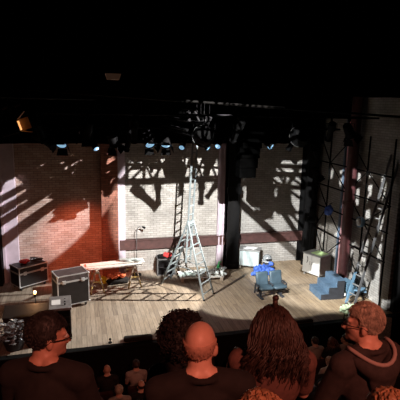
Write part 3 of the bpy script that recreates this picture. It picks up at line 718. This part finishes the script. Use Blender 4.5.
# blue steps --------------------------------------------------------------------
t = thing('step_unit', 'blue painted three tread step unit with dark sides', 'steps', (7.42, 12.72, 0), R(-4))
W = .84; tr = .27; rs = .215
for i in range(3):
    MB().box((i * tr + tr / 2 + .008, 0, (i + 1) * rs - .0125), (tr + .02, W + .02, .03), bev=.006).build('tread', BLUESTEP, t)
    MB().box((i * tr + .01, 0, i * rs + rs / 2 - .008), (.02, W, rs - .016)).build('riser', BLUESTEP, t)
pf = [(0.02, 0)]
for i in range(3): pf += [(i * tr + .02, (i + 1) * rs - .03), ((i + 1) * tr - (0 if i == 2 else -.0) + .0, (i + 1) * rs - .03)]
pf += [(3 * tr, 0)]
for y in (-W / 2, W / 2 - .02): MB().prism(pf, y, y + .02, 'Y').build('side_panel', DARKSIDE, t)
MB().box((3 * tr - .01, 0, 1.5 * rs), (.02, W - .04, 3 * rs - .04)).build('back_panel', DARKSIDE, t)

# white cabinet by right wall ------------------------------------------------------
t = thing('sideboard', 'white two door sideboard with a green cloth on top beside the right wall', 'cabinet', (8.41, 14.43, 0), R(-66))
W, D, H = .76, .62, .70
MB().box((0, 0, .10 + H / 2), (W, D, H)).build('body', M('brown_grey_panel', (.17, .155, .14), .6, var=.25), t)
MB().box((0, 0, .815), (W + .05, D + .05, .03), bev=.006).build('top', GREYSIDE, t)
for sx in (-1, 1):
    dr = MB().box((sx * W / 4, -D / 2 - .01, .10 + H / 2), (W / 2 - .008, .022, H - .02), bev=.004).build('door', WHITEENAMEL, t)
    MB().tube([(sx * .05, -D / 2 - .02, .56), (sx * .05, -D / 2 - .05, .55), (sx * .05, -D / 2 - .05, .46), (sx * .05, -D / 2 - .02, .45)], .008).build('handle', DKMETAL, dr)
for sx in (-1, 1):
    for sy in (-1, 1): MB().box((sx * .32, sy * .25, .05), (.06, .06, .10)).build('leg', GREYSIDE, t)
o = MB().box((0, 0, 0), (.46, .44, .014), bev=.004).build('green_cloth', GREENTOP, None, (8.47, 14.36, .838)); o.rotation_euler = (0, 0, R(-66)); tag(o, 'square of light green baize on the sideboard top', 'cloth')
t = thing('cable_hoop', 'small black wire loop hanging on the left end of the sideboard', 'cable', (8.12, 14.62, .86))
m = MB(); m.tube([(0.0 + .0 * a, .10 * math.cos(a * PI / 8), .0 + .13 * math.sin(a * PI / 8) - .12) for a in range(17)], .012, 6); o = m.build('loop', RUBBER, t)
t.location = (8.03, 14.52, .72)
# small things around the foot of the right ladder
t = thing('blue_crate', 'light blue open plastic crate behind the step unit', 'crate', (8.52, 12.62, 0), R(14))
m = MB(); m.box((0, 0, .02), (.34, .42, .03)).box((-.16, 0, .22), (.02, .42, .42)).box((.16, 0, .22), (.02, .42, .42)).box((0, -.2, .22), (.34, .02, .42)).box((0, .2, .22), (.34, .02, .42))
m.build('body', LIGHTBLUE, t)
MB().box((0, 0, .43), (.37, .45, .03)).box((0, 0, .35), (.355, .435, .02)).build('rim', LIGHTBLUE, t)
t = thing('wine_bottle', 'dark bottle standing on the floor between steps and ladder', 'bottle', (8.30, 12.36, 0))
MB().lathe([(.042, 0), (.042, .19), (.03, .23), (.014, .26), (.014, .33)]).build('body', M('dark_glass', (.02, .03, .025), .08), t, smooth=True)
MB().cyl((0, 0, .06), (0, 0, .15), .0432, seg=20).build('paper_label', PAPER, t)
t = thing('folding_chair', 'folding chair with a light blue seat standing behind the right hand ladder', 'chair', (8.55, 11.95, 0), R(60))
MB().box((0, 0, .42), (.40, .40, .03), (R(4), 0, 0), .01).build('seat', LIGHTBLUE, t)
MB().box((0, .22, .72), (.40, .025, .30), (R(-10), 0, 0), .01).build('backrest', DARKSIDE, t)
for sx in (-1, 1):
    MB().bar((sx * .2, .25, .88), (sx * .2, -.20, .0), .025, .03).build('leg', DKMETAL, t); MB().bar((sx * .17, -.15, .42), (sx * .17, .25, .0), .025, .03).build('leg', DKMETAL, t)
t = thing('spare_tyre', 'black tyre leaning upright against the right wall behind the ladder', 'tyre', (8.83, 12.45, .36), R(0))
m = MB(); ring = [(.27 + .08 * math.cos(a * PI / 6), .08 * math.sin(a * PI / 6)) for a in range(12)]
vs = []
for kx in range(32):
    a = 2 * PI * kx / 32; vs.append([m.bm.verts.new((z_, r_ * math.cos(a), r_ * math.sin(a))) for r_, z_ in ring])
for kx in range(32):
    for j in range(12): m.bm.faces.new((vs[kx][j], vs[kx][(j + 1) % 12], vs[(kx + 1) % 32][(j + 1) % 12], vs[(kx + 1) % 32][j]))
m.build('tread_ring', RUBBER, t, smooth=True); MB().cyl((-.03, 0, 0), (.03, 0, 0), .19, seg=24).build('wheel_disc', DKMETAL, t)

# leaning ladder on the right wall
t = thing('leaning_ladder', 'long aluminium ladder leaning steeply against the right hand wall', 'ladder', (7.98, 11.52, 0))
f0, f1 = Vector((-.08, .17, 0)), Vector((-.02, -.15, 0)); dv = Vector((1.10, -.02, 4.72))
for p in (f0, f1):
    MB().bar(p, p + dv, .03, .07).build('rail', DULLALU, t)
for i in range(16):
    u = (i + .6) / 16; MB().bar(f0 + dv * u, f1 + dv * u, .03, .03).build('rung', M('worn_rung', (.2, .2, .2), .5), t)
for p in (f0, f1): MB().box(p + Vector((.0, 0, .025)), (.08, .05, .05)).build('foot', LIGHTBLUE, t)
m = MB()
for p, a, b in ((f0, .03, .24),): m.bar(p + dv * a, p + dv * b, .036, .076)
m.build('blue_tape', LIGHTBLUE, t)

# leaf bundle at stage edge
t = thing('cabbage_bundle', 'pale green crumpled leaf bundle at the foot of the leaning ladder', 'plant', (7.74, 11.33, 0))
m = MB(); rnd = random.Random(41)
for i in range(34):
    a = rnd.uniform(0, 6.28); rr = rnd.uniform(0, .2); m.ball((rr * math.cos(a) * 1.2, rr * math.sin(a) * .8, rnd.uniform(.03, .2)), (.10, .07, .02), 10, 7, Euler((rnd.uniform(-1, 1), rnd.uniform(-1, 1), rnd.uniform(0, 6))).to_matrix().to_4x4(), .5, 4)
m.build('leaves', PALEGREEN, t, smooth=True); MB().cyl((0, 0, 0), (0, 0, .1), .07, .09, 12).build('stalk', PALEGREEN, t)

# floor-edge odds and ends
o = MB().box((0, 0, .05), (.75, .22, .10), bev=.045).build('sandbag', CLOTHBLK, None, (1.42, 11.04, 0), True); o.rotation_euler = (0, 0, R(-3)); tag(o, 'low black sandbag lying on the front edge of the stage', 'sandbag')
t = thing('foot_microphone', 'tiny black microphone standing on the front stage edge at left', 'microphone', (.70, 11.04, 0))
MB().lathe([(.05, 0), (.05, .015), (.012, .02), (.012, .08)]).build('base', BLACK, t); MB().ball((0, 0, .1), (.03, .03, .035), 12, 8).build('head', BLACK, t)
o = MB().box((0, 0, .03), (.55, .12, .06), bev=.02).build('sandbag', CLOTHBLK, None, (6.15, 11.02, 0), True); tag(o, 'flat black cable cover on the front edge of the stage at right', 'cable cover')
o = MB().box((0, 0, .42), (.42, .06, .84), bev=.01).build('sound_panel', M('speckled_panel', (.42, .42, .42), .8, var=.6, scale=26), None, (8.62, 10.72, -.82)); o.rotation_euler = (R(-3), 0, R(-24)); tag(o, 'pale speckled panel standing below the stage edge at far right', 'panel')

# ------------------------------------------------------------------ scaffold and booms on the right wall
t = thing('pipe_scaffold', 'black pipe scaffold with crossed braces standing along the right wall', 'scaffold', (8.62, 14.2, 0))
ys = [1.32, .55, -.62, -1.7, -2.9]
for y in ys: MB().cyl((0.2, y, 0), (0.2, y, 5.2), .028, seg=8).build('upright', GRIDMETAL, t)
for z in (1.55, 2.45, 3.25, 4.1): MB().cyl((.16, 1.4, z), (.16, -3.0, z), .026, seg=8).build('rail', GRIDMETAL, t)
zs = [.6, 1.55, 2.45, 3.25, 4.1, 5.0]
for i in range(len(ys) - 1):
    for j in range(len(zs) - 1):
        a, b = (ys[i], ys[i + 1]) if (i + j) % 2 else (ys[i + 1], ys[i])
        if (i * 5 + j) % 4 != 3: MB().cyl((.22, a, zs[j]), (.22, b, zs[j + 1]), .018, seg=6).build('brace', GRIDMETAL, t)
def boom(label, loc, lamps):
    t = thing('lamp_boom', label, 'stand', loc)
    MB().cyl((0, 0, .02), (0, 0, 5.1), .026, seg=10).build('pole', GRIDMETAL, t); MB().cyl((0, 0, 0), (0, 0, .03), .22, seg=20).build('base', GRIDMETAL, t)
boom('black lighting stand near the corner of the right wall', (8.42, 15.05, 0), 4)
for k, (z, kind, rz, tl) in enumerate([(4.6, 'profile', 2.2, -.6), (4.0, 'fresnel', 1.6, -.5), (3.3, 'profile', 1.9, -.2), (2.5, 'fresnel', 2.5, -.2)]):
    lamp(kind, (8.42, 15.0, z), rz, tl, 'black stage light clamped to the corner lighting stand, %s from the top' % ORD[k], None, 'lamps on the corner stand', .85)
t = thing('blue_work_coat', 'small bright blue coat hanging on the scaffold left of the maroon pillar', 'coat', (8.66, 14.28, 2.62))
m = MB().ball((0, 0, -.16), (.13, .10, .2), 12, 8, None, .25).ball((-.08, .06, -.2), (.08, .06, .16), 10, 7, None, .3).ball((.02, -.12, -.12), (.07, .07, .10), 10, 7, None, .3)
b_ = m.build('body', BLUECLOTH, t); remesh(b_, .02, 2); MB().tube([(0, 0, .0), (0, 0, .06), (.1, 0, .09)], .012).build('hanger_hook', DKMETAL, t)
t = thing('bulkhead_lamp', 'pale round lamp with blue casing on the scaffold right of the maroon pillar', 'lamp', (8.68, 12.47, 2.48))
MB().cyl((.1, 0, 0), (-.02, .0, 0), .16, .18, 20).build('casing', LIGHTBLUE, t); MB().ball((-.03, .0, 0), (.05, .13, .13), 16, 10).build('lens', WHITEENAMEL, t, smooth=True)
MB().box((.14, 0, .0), (.12, .06, .06)).build('bracket', DKMETAL, t)

# ------------------------------------------------------------------ auditorium: balcony rows
structure('floor_balcony_front', MB().box((3.0, 2.95, 3.0475), (15.6, .9, .235)), CARPET)
structure('floor_balcony_middle', MB().box((3.0, 1.75, 3.3425), (15.6, 1.5, .405)), CARPET)
structure('floor_balcony_back', MB().box((3.0, .3, 3.6), (15.6, 1.4, .6)), CARPET)
structure('balcony_front', MB().box((3.0, 3.45, 3.1), (15.6, .12, .75)).box((3.0, 3.45, 3.49), (15.6, .2, .05), bev=.015), BLACK)

# ------------------------------------------------------------------ people
def head_parts(m, Mh):
    def B(c, r): 
        m.ball(Mh @ Vector(c), r, 20, 14, Mh.to_3x3().to_4x4())
    def K(a, b, r0, r1): m.cap(Mh @ Vector(a), Mh @ Vector(b), r0, r1, 10)
    B((0, -.012, .03), (.077, .098, .093)); B((0, .02, -.03), (.068, .078, .085)); B((0, .045, -.075), (.05, .048, .045)); B((0, .075, -.098), (.026, .024, .022))
    K((0, .088, .005), (0, .112, -.04), .010, .015); K((-.014, .098, -.045), (.014, .098, -.045), .010, .010)
    K((-.045, .078, .022), (.045, .078, .022), .014, .014)
    K((-.018, .088, -.07), (.018, .088, -.07), .008, .008); K((-.015, .086, -.082), (.015, .086, -.082), .008, .008)
    K((-.05, .05, -.02), (-.03, .075, -.035), .018, .018); K((.05, .05, -.02), (.03, .075, -.035), .018, .018)
    for s in (-1, 1):
        m.ball(Mh @ Vector((s * .080, -.008, -.012)), (.012, .021, .034), 12, 8, Mh.to_3x3().to_4x4() @ Matrix.Rotation(s * -.35, 4, 'Z'))
def person(label, loc, rz, turn, shirt_mat, hair=None, hairmat=None, skin=None, tilt=0, glasses=False, hood=False, vox=.008, group=None, nod=0.0, fat=1.0, name='person', scale=1.0, sleeve=.62, knee=.46):
    """seated figure; origin on the floor under the hips, facing +y"""
    t = thing(name, label, 'person', loc, rz, group); t.scale = (scale,) * 3
    skin = skin or SKIN
    hc = Vector((0, .05, 1.225)); Mh = Matrix.Translation(hc) @ Matrix.Rotation(turn, 4, 'Z') @ Matrix.Rotation(tilt, 4, 'Y') @ Matrix.Rotation(nod, 4, 'X')
    sh = [Vector((s * .185 * fat, .0, 1.02)) for s in (-1, 1)]
    el = [Vector((s * .225, .08, .76)) for s in (-1, 1)]; wr = [Vector((s * .12, .33, .64)) for s in (-1, 1)]
    hp = [Vector((s * .09, .02, .53)) for s in (-1, 1)]; kn = [Vector((s * .12, knee, .52)) for s in (-1, 1)]; an = [Vector((s * .12, knee - .04, .10)) for s in (-1, 1)]
    m = MB()
    head_parts(m, Mh)
    m.cap((0, -.005, 1.05), Mh @ Vector((0, -.022, -.05)), .068, .061)
    for s in (-1, 1): m.cap((s * .03, -.015, 1.10), (s * .12, -.01, 1.05), .05, .055)
    m.ball((0, -.01, .90), (.155 * fat, .105, .20)); m.ball((0, 0, .66), (.145 * fat, .11, .19)); m.ball((0, .02, .54), (.165 * fat, .125, .12))
    for i, s in enumerate((-1, 1)):
        m.cap((s * .06, -.01, 1.07), sh[i], .05, .062)
        m.cap(sh[i], el[i], .052, .040); m.cap(el[i], wr[i], .040, .027)
        # hand: palm, four unequal bent fingers, thumb
        fd = Vector((-s * .35, .9, -.22)).normalized(); sd = Vector((-s * .9, -.35, 0)).normalized(); dn = Vector((0, 0, -1))
        pc = wr[i] + fd * .045
        m.ball(pc, (.036, .046, .018), 12, 8)
        for q, (off, L) in enumerate(((-.030, .058), (-.010, .070), (.010, .074), (.030, .066))):
            b0 = wr[i] + fd * .075 + sd * off; b1 = b0 + fd * L * .5 + dn * .008; b2 = b1 + fd * L * .4 + dn * .028
            m.cap(b0, b1, .0095, .009, 8); m.cap(b1, b2, .009, .008, 8)
        t0 = wr[i] + fd * .03 + sd * .03; t1 = t0 + sd * .03 + fd * .03; m.cap(t0, t1, .012, .010, 8); m.cap(t1, t1 + fd * .03 - sd * .004, .010, .009, 8)
        m.cap(hp[i], kn[i], .078, .056); m.cap(kn[i], an[i], .054, .036); m.cap(an[i] + Vector((0, -.02, -.04)), an[i] + Vector((0, .14, -.065)), .04, .03)
    bd = m.build('body', skin, t); remesh(bd, vox, 3)
    # shirt
    m = MB()
    m.ball((0, -.01, .90), (.172 * fat, .122, .205)); m.ball((0, 0, .68), (.162 * fat, .128, .21)); m.cyl((0, 0, .50), (0, 0, .62), .155 * fat, .15 * fat, 20)
    m.cap((0, -.005, 1.045), (0, .0, 1.075), .078, .066)
    for i, s in enumerate((-1, 1)):
        m.cap((s * .05, -.012, 1.072), sh[i], .066, .076); m.cap(sh[i], sh[i].lerp(el[i], min(1, sleeve * 1.0)), .070, .064)
        if sleeve >= 1: m.cap(el[i], wr[i].lerp(el[i], .08), .055, .040)
    m.tube([(.080 * math.cos(a * PI / 12), -.006 + .082 * math.sin(a * PI / 12), 1.092 - .022 * math.sin(a * PI / 12)) for a in range(25)], .017, 8)
    o = m.build('hoodie' if hood else 'shirt', shirt_mat, t); remesh(o, max(vox, .010), 4)
    m = MB(); m.ball((0, .02, .53), (.178 * fat, .138, .12))
    for i in range(2): m.cap(hp[i], kn[i], .092, .070); m.cap(kn[i], an[i], .068, .052)
    o = m.build('trousers', DENIM, t); remesh(o, max(vox, .012), 4)
    for i in range(2):
        m = MB().ball(an[i] + Vector((0, .04, -.05)), (.048, .13, .048)).box(an[i] + Vector((0, .04, -.085)), (.085, .25, .03), bev=.01)
        m.build('shoe', RUBBER, t, smooth=True)
    for s in (-1, 1):
        MB().ball(Mh @ Vector((s * .031, .084, .004)), .0125, 10, 8).build('eye', EYE, t, smooth=True)
    if glasses:
        m = MB()
        for s in (-1, 1):
            m.tube([Mh @ Vector((s * .033 + .024 * math.cos(a * PI / 8), .112, .0 + .019 * math.sin(a * PI / 8))) for a in range(17)], .0028, 5)
            m.tube([Mh @ Vector((s * .058, .110, .004)), Mh @ Vector((s * .080, .06, .004)), Mh @ Vector((s * .088, -.005, .006)), Mh @ Vector((s * .084, -.03, -.012))], .0028, 5)
        m.tube([Mh @ Vector((-.01, .114, .004)), Mh @ Vector((.01, .114, .004))], .0028, 5)
        m.build('glasses', BLACK, t)
    rnd = random.Random(len(label) * 13 + int(loc[0] * 100))
    if hair:
        # scalp cap: shell lying outside the skull over the hair area and inside it elsewhere
        hoff = Vector((rnd.random() * 5, 0, 0))
        vol = {'short': .010, 'crop': .005, 'curly': .068, 'long': .014, 'fringe': .004, 'bob': .02}[hair]
        m = MB(); g = bmesh.ops.create_uvsphere(m.bm, u_segments=56, v_segments=40, radius=1)
        for v in g['verts']:
            d = v.co.normalized()
            base = Vector((d.x * .0785, d.y * .099 - .012, d.z * .096 + .03))
            line = .25 if d.y > .35 else (-.15 if d.y > -.1 else -.62)
            if hair == 'fringe':
                inside = not (d.y < .25 and -.62 < d.z < .22)
            elif hair in ('long', 'bob', 'curly'):
                line = .2 if d.y > .45 else -.75; inside = d.z < line
            else:
                inside = d.z < line
            w = vol + vol * .55 * noise.noise(d * 6 + hoff) + .003 * noise.noise(d * 30)
            if hair == 'curly': w *= 1.0 + .3 * noise.noise(d * 3)
            v.co = Mh @ (base + d * (w if not inside else -.012))
        ho = m.build('hair', hairmat, t, smooth=True)
        m = MB()
        N = {'short': 1500, 'crop': 2400, 'curly': 0, 'long': 900, 'fringe': 200, 'bob': 420}[hair] if vox < .012 else 80
        for i in range(N):
            z = rnd.uniform(-.55, 1); a = rnd.uniform(0, 2 * PI); q = math.sqrt(max(0, 1 - z * z)); d = Vector((q * math.cos(a), q * math.sin(a), z))
            if hair == 'fringe' and not (d.y < .2 and d.z < .18): continue
            if d.y > .4 and d.z < .35: continue
            if d.y > -.1 and d.z < -.1: continue
            p = Vector((d.x * .0785, d.y * .099 - .012, d.z * .096 + .03)) + d * vol
            if hair in ('short', 'crop', 'fringe'):
                tg = (Vector((0, .35, .9)) - d * d.dot(Vector((0, .35, .9)))); L = .022 if hair == 'short' else .016
                fl = Vector((d.x, -.4, -.6)); fl = (fl - d * fl.dot(d)).normalized()
                m.tube([Mh @ (p - d * .008), Mh @ (p + d * .005 + fl * L * .5), Mh @ (p + d * .004 + fl * L)], [.0017, .0015, .0006], 4)
            elif hair in ('long', 'bob'):
                if d.y > .25 or d.z < -.3: continue
                LL = rnd.uniform(.20, .36) if hair == 'long' else rnd.uniform(.14, .2)
                pts = []; x0 = d.x; ph = rnd.uniform(0, 6.28); am = rnd.uniform(.008, .022)
                for k in range(15):
                    u = k / 14
                    fall = Vector((p.x * (1 + .35 * min(1, u * 3)) + d.x * (.07 * u + .01), -.06 - .085 * min(1, u * 2.2) + .02 * u + min(0, d.y) * .045 + rnd.uniform(-.003, .003), .03 - LL * u))
                    s0 = min(1, u * 3.2); s0 = s0 * s0 * (3 - 2 * s0)
                    c = p.lerp(fall, s0) if u < .32 else fall
                    if u < .32: c = c + d * .03 * math.sin(u / .32 * PI)
                    c = c + Vector((math.sin(u * 14 + ph), .6 * math.cos(u * 13 + ph), 0)) * am * min(1, u * 2)
                    pts.append(Mh @ c)
                r0 = rnd.uniform(.003, .0065)
                m.tube(pts, [r0 * (1 - .75 * (k / 14) ** 2) for k in range(15)], 5)
        if hair == 'curly':
            for i in range(1100):
                z = rnd.uniform(-.72, 1); a = rnd.uniform(0, 2 * PI); q = math.sqrt(max(0, 1 - z * z)); d = Vector((q * math.cos(a), q * math.sin(a), z))
                if d.y > .45 and d.z < .25: continue
                p = Vector((d.x * .0785, d.y * .099 - .012, d.z * .096 + .03)) + d * (.062 + rnd.uniform(-.012, .022) + .012 * noise.noise(d * 3))
                r = rnd.uniform(.008, .014); e1 = d.orthogonal().normalized(); e2 = d.cross(e1); ph = rnd.uniform(0, 6)
                m.tube([Mh @ (p + d * (k * .0028) + (e1 * math.cos(k * .9 + ph) + e2 * math.sin(k * .9 + ph)) * r) for k in range(10)], .0032, 4)
        if m.bm.verts: m.build('locks', hairmat, ho, smooth=True)
        else: m.bm.free()
    if hood:
        m = MB(); pts = []
        for k in range(15):
            a = R(200) + (R(340) - R(200)) * k / 14; pts.append(Vector((.15 * math.cos(a), .02 + .155 * math.sin(a), 1.085 - .075 * abs(math.sin(a)) ** 2)))
        m.tube([(p.x, p.y, p.z) for p in pts], [.03 + .028 * math.sin(k / 14 * PI) for k in range(15)], 10)
        m.ball((0, -.13, .97), (.10, .045, .10), 14, 10)
        o = m.build('hood', shirt_mat, t); remesh(o, .012, 5)
        m = MB(); m.tube([(.145 * math.cos(a), .0 + .15 * math.sin(a), 1.122 - .055 * abs(math.sin(a)) ** 2) for a in [R(175) + R(190) * k / 14 for k in range(15)]], .012, 8)
        m.build('hood_edge', HOODTRIM, t, smooth=True)
    return t, Mh

FY, MY = 3.22, 3.545
man_left, MhL = person('dark haired man with glasses at lower left, face turned in profile to the right', (-.19, 2.36, MY), R(-18), R(-58), CLOTHBLK, 'short', HBLACK, SKIND, glasses=True, sleeve=1.0, nod=-.05)
bald, _ = person('bald man in a black shirt seen from behind in the lower middle', (.575, 2.02, MY), R(-6), R(-22), CLOTHBLK, 'fringe', M('cropped_fringe_hair', (.42, .23, .165), .7, var=.2, scale=40), SKIN, fat=1.12, sleeve=.7, scale=1.03)
curly, _ = person('person with a big head of black curly hair just beyond the bald man', (.68, 2.84, 3.165), R(4), R(6), CLOTHBLK, 'curly', HBLACK, SKIND)
woman, MhW = person('person with long wavy brown hair and a rust brown top seen from behind', (1.08, 2.27, MY), R(-14), R(2), CLOTHBRN, 'long', HBROWN, SKIN, fat=1.08, sleeve=.75, scale=.97)
cl = MB().cyl(MhW @ Vector((0, -.03, .12)), MhW @ Vector((0, -.035, .20)), .018, .015, 12).ball(MhW @ Vector((0, -.035, .20)), (.02, .02, .018), 12, 8).cyl(MhW @ Vector((0, -.03, .118)), MhW @ Vector((0, -.03, .135)), .05, .03, 14)
cl.build('hair_topknot', HBROWN, woman, smooth=True)
man_right, MhR = person('man with cropped sandy hair and glasses in a charcoal hoodie at lower right', (1.61, 2.12, MY), R(10), R(44), CLOTHCHAR, 'crop', HSAND, SKIN, glasses=True, hood=True, sleeve=1.0, scale=1.0)
person('person with reddish hair, only the crown showing at the bottom centre', (.70, 1.54, 3.545), R(-8), R(-4), CLOTHBLK, 'bob', HGING, SKIN, scale=.95, knee=.26)
person('person with ginger blond hair, only the crown showing in the bottom right corner', (1.24, 1.42, 3.545), R(-10), R(10), CLOTHBLK, 'bob', HGING, SKIN, scale=.95, knee=.26)

def bench(label, x0, x1, y, z):
    t = thing('balcony_bench', label, 'bench', ((x0 + x1) / 2, y, z))
    MB().box((0, -.02, .40), (x1 - x0, .40, .10), bev=.03).build('seat', SEATFAB, t)
    for x in (x0 + .08, x1 - .08): MB().box((x - (x0 + x1) / 2, -.02, .175), (.06, .34, .35)).build('leg', BLACK, t)
bench('dark red upholstered bench under the curly haired person', .2, 1.2, 2.84, 3.165)
bench('dark red upholstered bench under the row of four foreground people', -.6, 2.0, 2.2, 3.545)
bench('dark red upholstered bench under the two people whose crowns show at the bottom', .3, 1.7, 1.48, 3.545)

# drinks held up by the man at left
t = thing('drink_cup', 'clear plastic cup with a pale drink in front of the man at left', 'cup', (-.13, 2.68, 4.10))
MB().lathe([(.032, 0), (.045, .13), (.048, .132), (.044, .13), (.03, .006)]).build('cup', M('clear_plastic', (.7, .75, .8), .1, var=.05, trans=.6), t, smooth=True)

# stalls seats and people
def stall_seat(label, loc, rz=0):
    t = thing('theatre_seat', label, 'seat', loc, rz, 'seats in the stalls')
    MB().box((0, 0, .42), (.50, .46, .12), bev=.03).build('seat', SEATFAB, t); MB().box((0, -.27, .68), (.50, .09, .50), (R(8), 0, 0), .03).build('backrest', SEATFAB, t)
    for s in (-1, 1): MB().box((s * .27, -.05, .32), (.05, .42, .64), bev=.015).build('armrest', BLACK, t)
    return t
SF = -1.25
stalls = [(.54, 9.85, 'person with a round bald head in the stalls below the left of the stage', CLOTHBLK, None, None, SKIN, .1),
          (1.22, 9.92, 'dark haired person in a pale shirt in the stalls, near the stage front at left', CLOTHPALE, 'short', HBROWN, SKIN, .0),
          (.74, 9.0, 'sandy haired person in the stalls directly behind the round bald head', CLOTHPALE, 'short', HSAND, SKIN, -.3),
          (1.22, 9.06, 'balding person in dark clothes beside the sandy haired one in the stalls', CLOTHBLK, 'fringe', HBROWN, SKIN, .2),
          (3.74, 9.92, 'brown haired person with a pale top in the stalls below the centre of the stage', CLOTHPALE, 'bob', HBROWN, SKIN, 0),
          (3.30, 9.05, 'dark haired person in a black top in the stalls, left of the long haired head', CLOTHBLK, 'short', HBLACK, SKIN, 0),
          (5.94, 9.99, 'dark haired person in a pale top in the stalls right of the long haired head', CLOTHPALE, 'short', HBROWN, SKIN, .2),
          (6.36, 9.85, 'auburn haired person in the stalls between two pale tops', CLOTHBLK, 'bob', HAUB, SKIN, -.2),
          (6.80, 9.92, 'person with tied brown hair in the stalls beside the hooded man', CLOTHPALE, 'short', HBROWN, SKIN, .8),
          (5.80, 9.02, 'sandy haired person in a pale top one row nearer in the stalls at right', CLOTHPALE, 'short', HSAND, SKIN, .1),
          (-.35, 9.2, 'dark haired person in the stalls under the watching man at left', CLOTHBLK, 'short', HBLACK, SKIN, 0)]
seat0 = None
for x, y, lb, sm, hr, hm, sk, tn in stalls:
    person(lb, (x, y - .05, SF), 0, tn, sm, hr, hm, sk, vox=.014, name='person')
    lbs = 'dark red stalls seat holding the ' + lb.split(' in the stalls')[0].replace('person with a ', '').replace('person with ', '').replace(' person', ' guest')
    lbs = ' '.join(lbs.split()[:16])
    if seat0 is None: seat0 = o = stall_seat(lbs, (x, y - .10, SF))
    else:
        o = copy_tree(seat0); o.location = (x, y - .10, SF); o['label'] = lbs

bake_pending()

# ------------------------------------------------------------------ lights
def spot(name, loc, target, power, color, size_deg, blend=.15, radius=.04):
    d = bpy.data.lights.new(name, 'SPOT'); d.energy = power; d.color = color; d.spot_size = R(size_deg); d.spot_blend = blend; d.shadow_soft_size = radius
    o = bpy.data.objects.new(name, d); col.objects.link(o); o.location = loc
    o.rotation_euler = (Vector(target) - Vector(loc)).to_track_quat('-Z', 'Y').to_euler()
    return o
WHITE = (1.0, .96, .90)
spot('key_front', LC, (3.4, BW, 2.2), 33000, (1.0, .98, .94), 17.5, .25, .010)
spot('key_house_left', LA, (9.1, 14.7, 1.6), 31000, (.97, .98, .97), 24.5, .2, .008)
spot('boom_left', (-2.9, 10.0, 5.4), (6.7, 13.6, .2), 6200, (1.0, .96, .90), 23.5, .15, .03)
spot('boom_right', (8.3, 13.8, 5.0), (.8, 13.2, .0), 8000, (1.0, .94, .86), 29, .2, .03)
spot('key_grid', LD, (-1.0, BW, 2.5), 10000, (1.0, .95, .94), 20, .2, .012)
spot('red_wash', (-.7, 13.7, 3.4), (.2, 16.1, .7), 480, (1.0, .16, .06), 68, 1.0, .1)
spot('house_red', (1.2, -2.5, 8.6), (.7, 2.2, 4.7), 1050, (1.0, .29, .19), 50, .6, .3)
spot('stalls_glow', (3.2, 5.2, 4.5), (3.6, 10.0, -.4), 95, (1.0, .42, .25), 110, .8, .3)
d = bpy.data.lights.new('bulb_light', 'POINT'); d.energy = 16; d.color = (1, .5, .22); d.shadow_soft_size = .05
o = bpy.data.objects.new('bulb_light', d); col.objects.link(o); o.location = (-1.2, 12.55, 1.03)

w = bpy.data.worlds.new('dark'); scn.world = w; w.use_nodes = True
w.node_tree.nodes['Background'].inputs[0].default_value = (.004, .004, .005, 1); w.node_tree.nodes['Background'].inputs[1].default_value = .3

# ------------------------------------------------------------------ camera
Rm = [[0.96597519, -0.03063935, 0.25681347], [-0.25768722, -0.19893373, 0.94552772], [0.02211851, -0.97953387, -0.20006042]]
cam = bpy.data.cameras.new('camera'); co = bpy.data.objects.new('camera', cam); col.objects.link(co)
mw = Matrix(((Rm[0][0], -Rm[0][1], -Rm[0][2], 0), (Rm[1][0], -Rm[1][1], -Rm[1][2], 0), (Rm[2][0], -Rm[2][1], -Rm[2][2], 6.0), (0, 0, 0, 1)))
co.matrix_world = mw
cam.sensor_width = 36; cam.sensor_fit = 'HORIZONTAL'; cam.lens = 461 / 400 * 36; cam.clip_end = 100; cam.clip_start = .05
scn.camera = co
scn.view_settings.view_transform = 'Standard'; scn.view_settings.look = 'None'; scn.view_settings.gamma = 1; scn.view_settings.exposure = 0.0
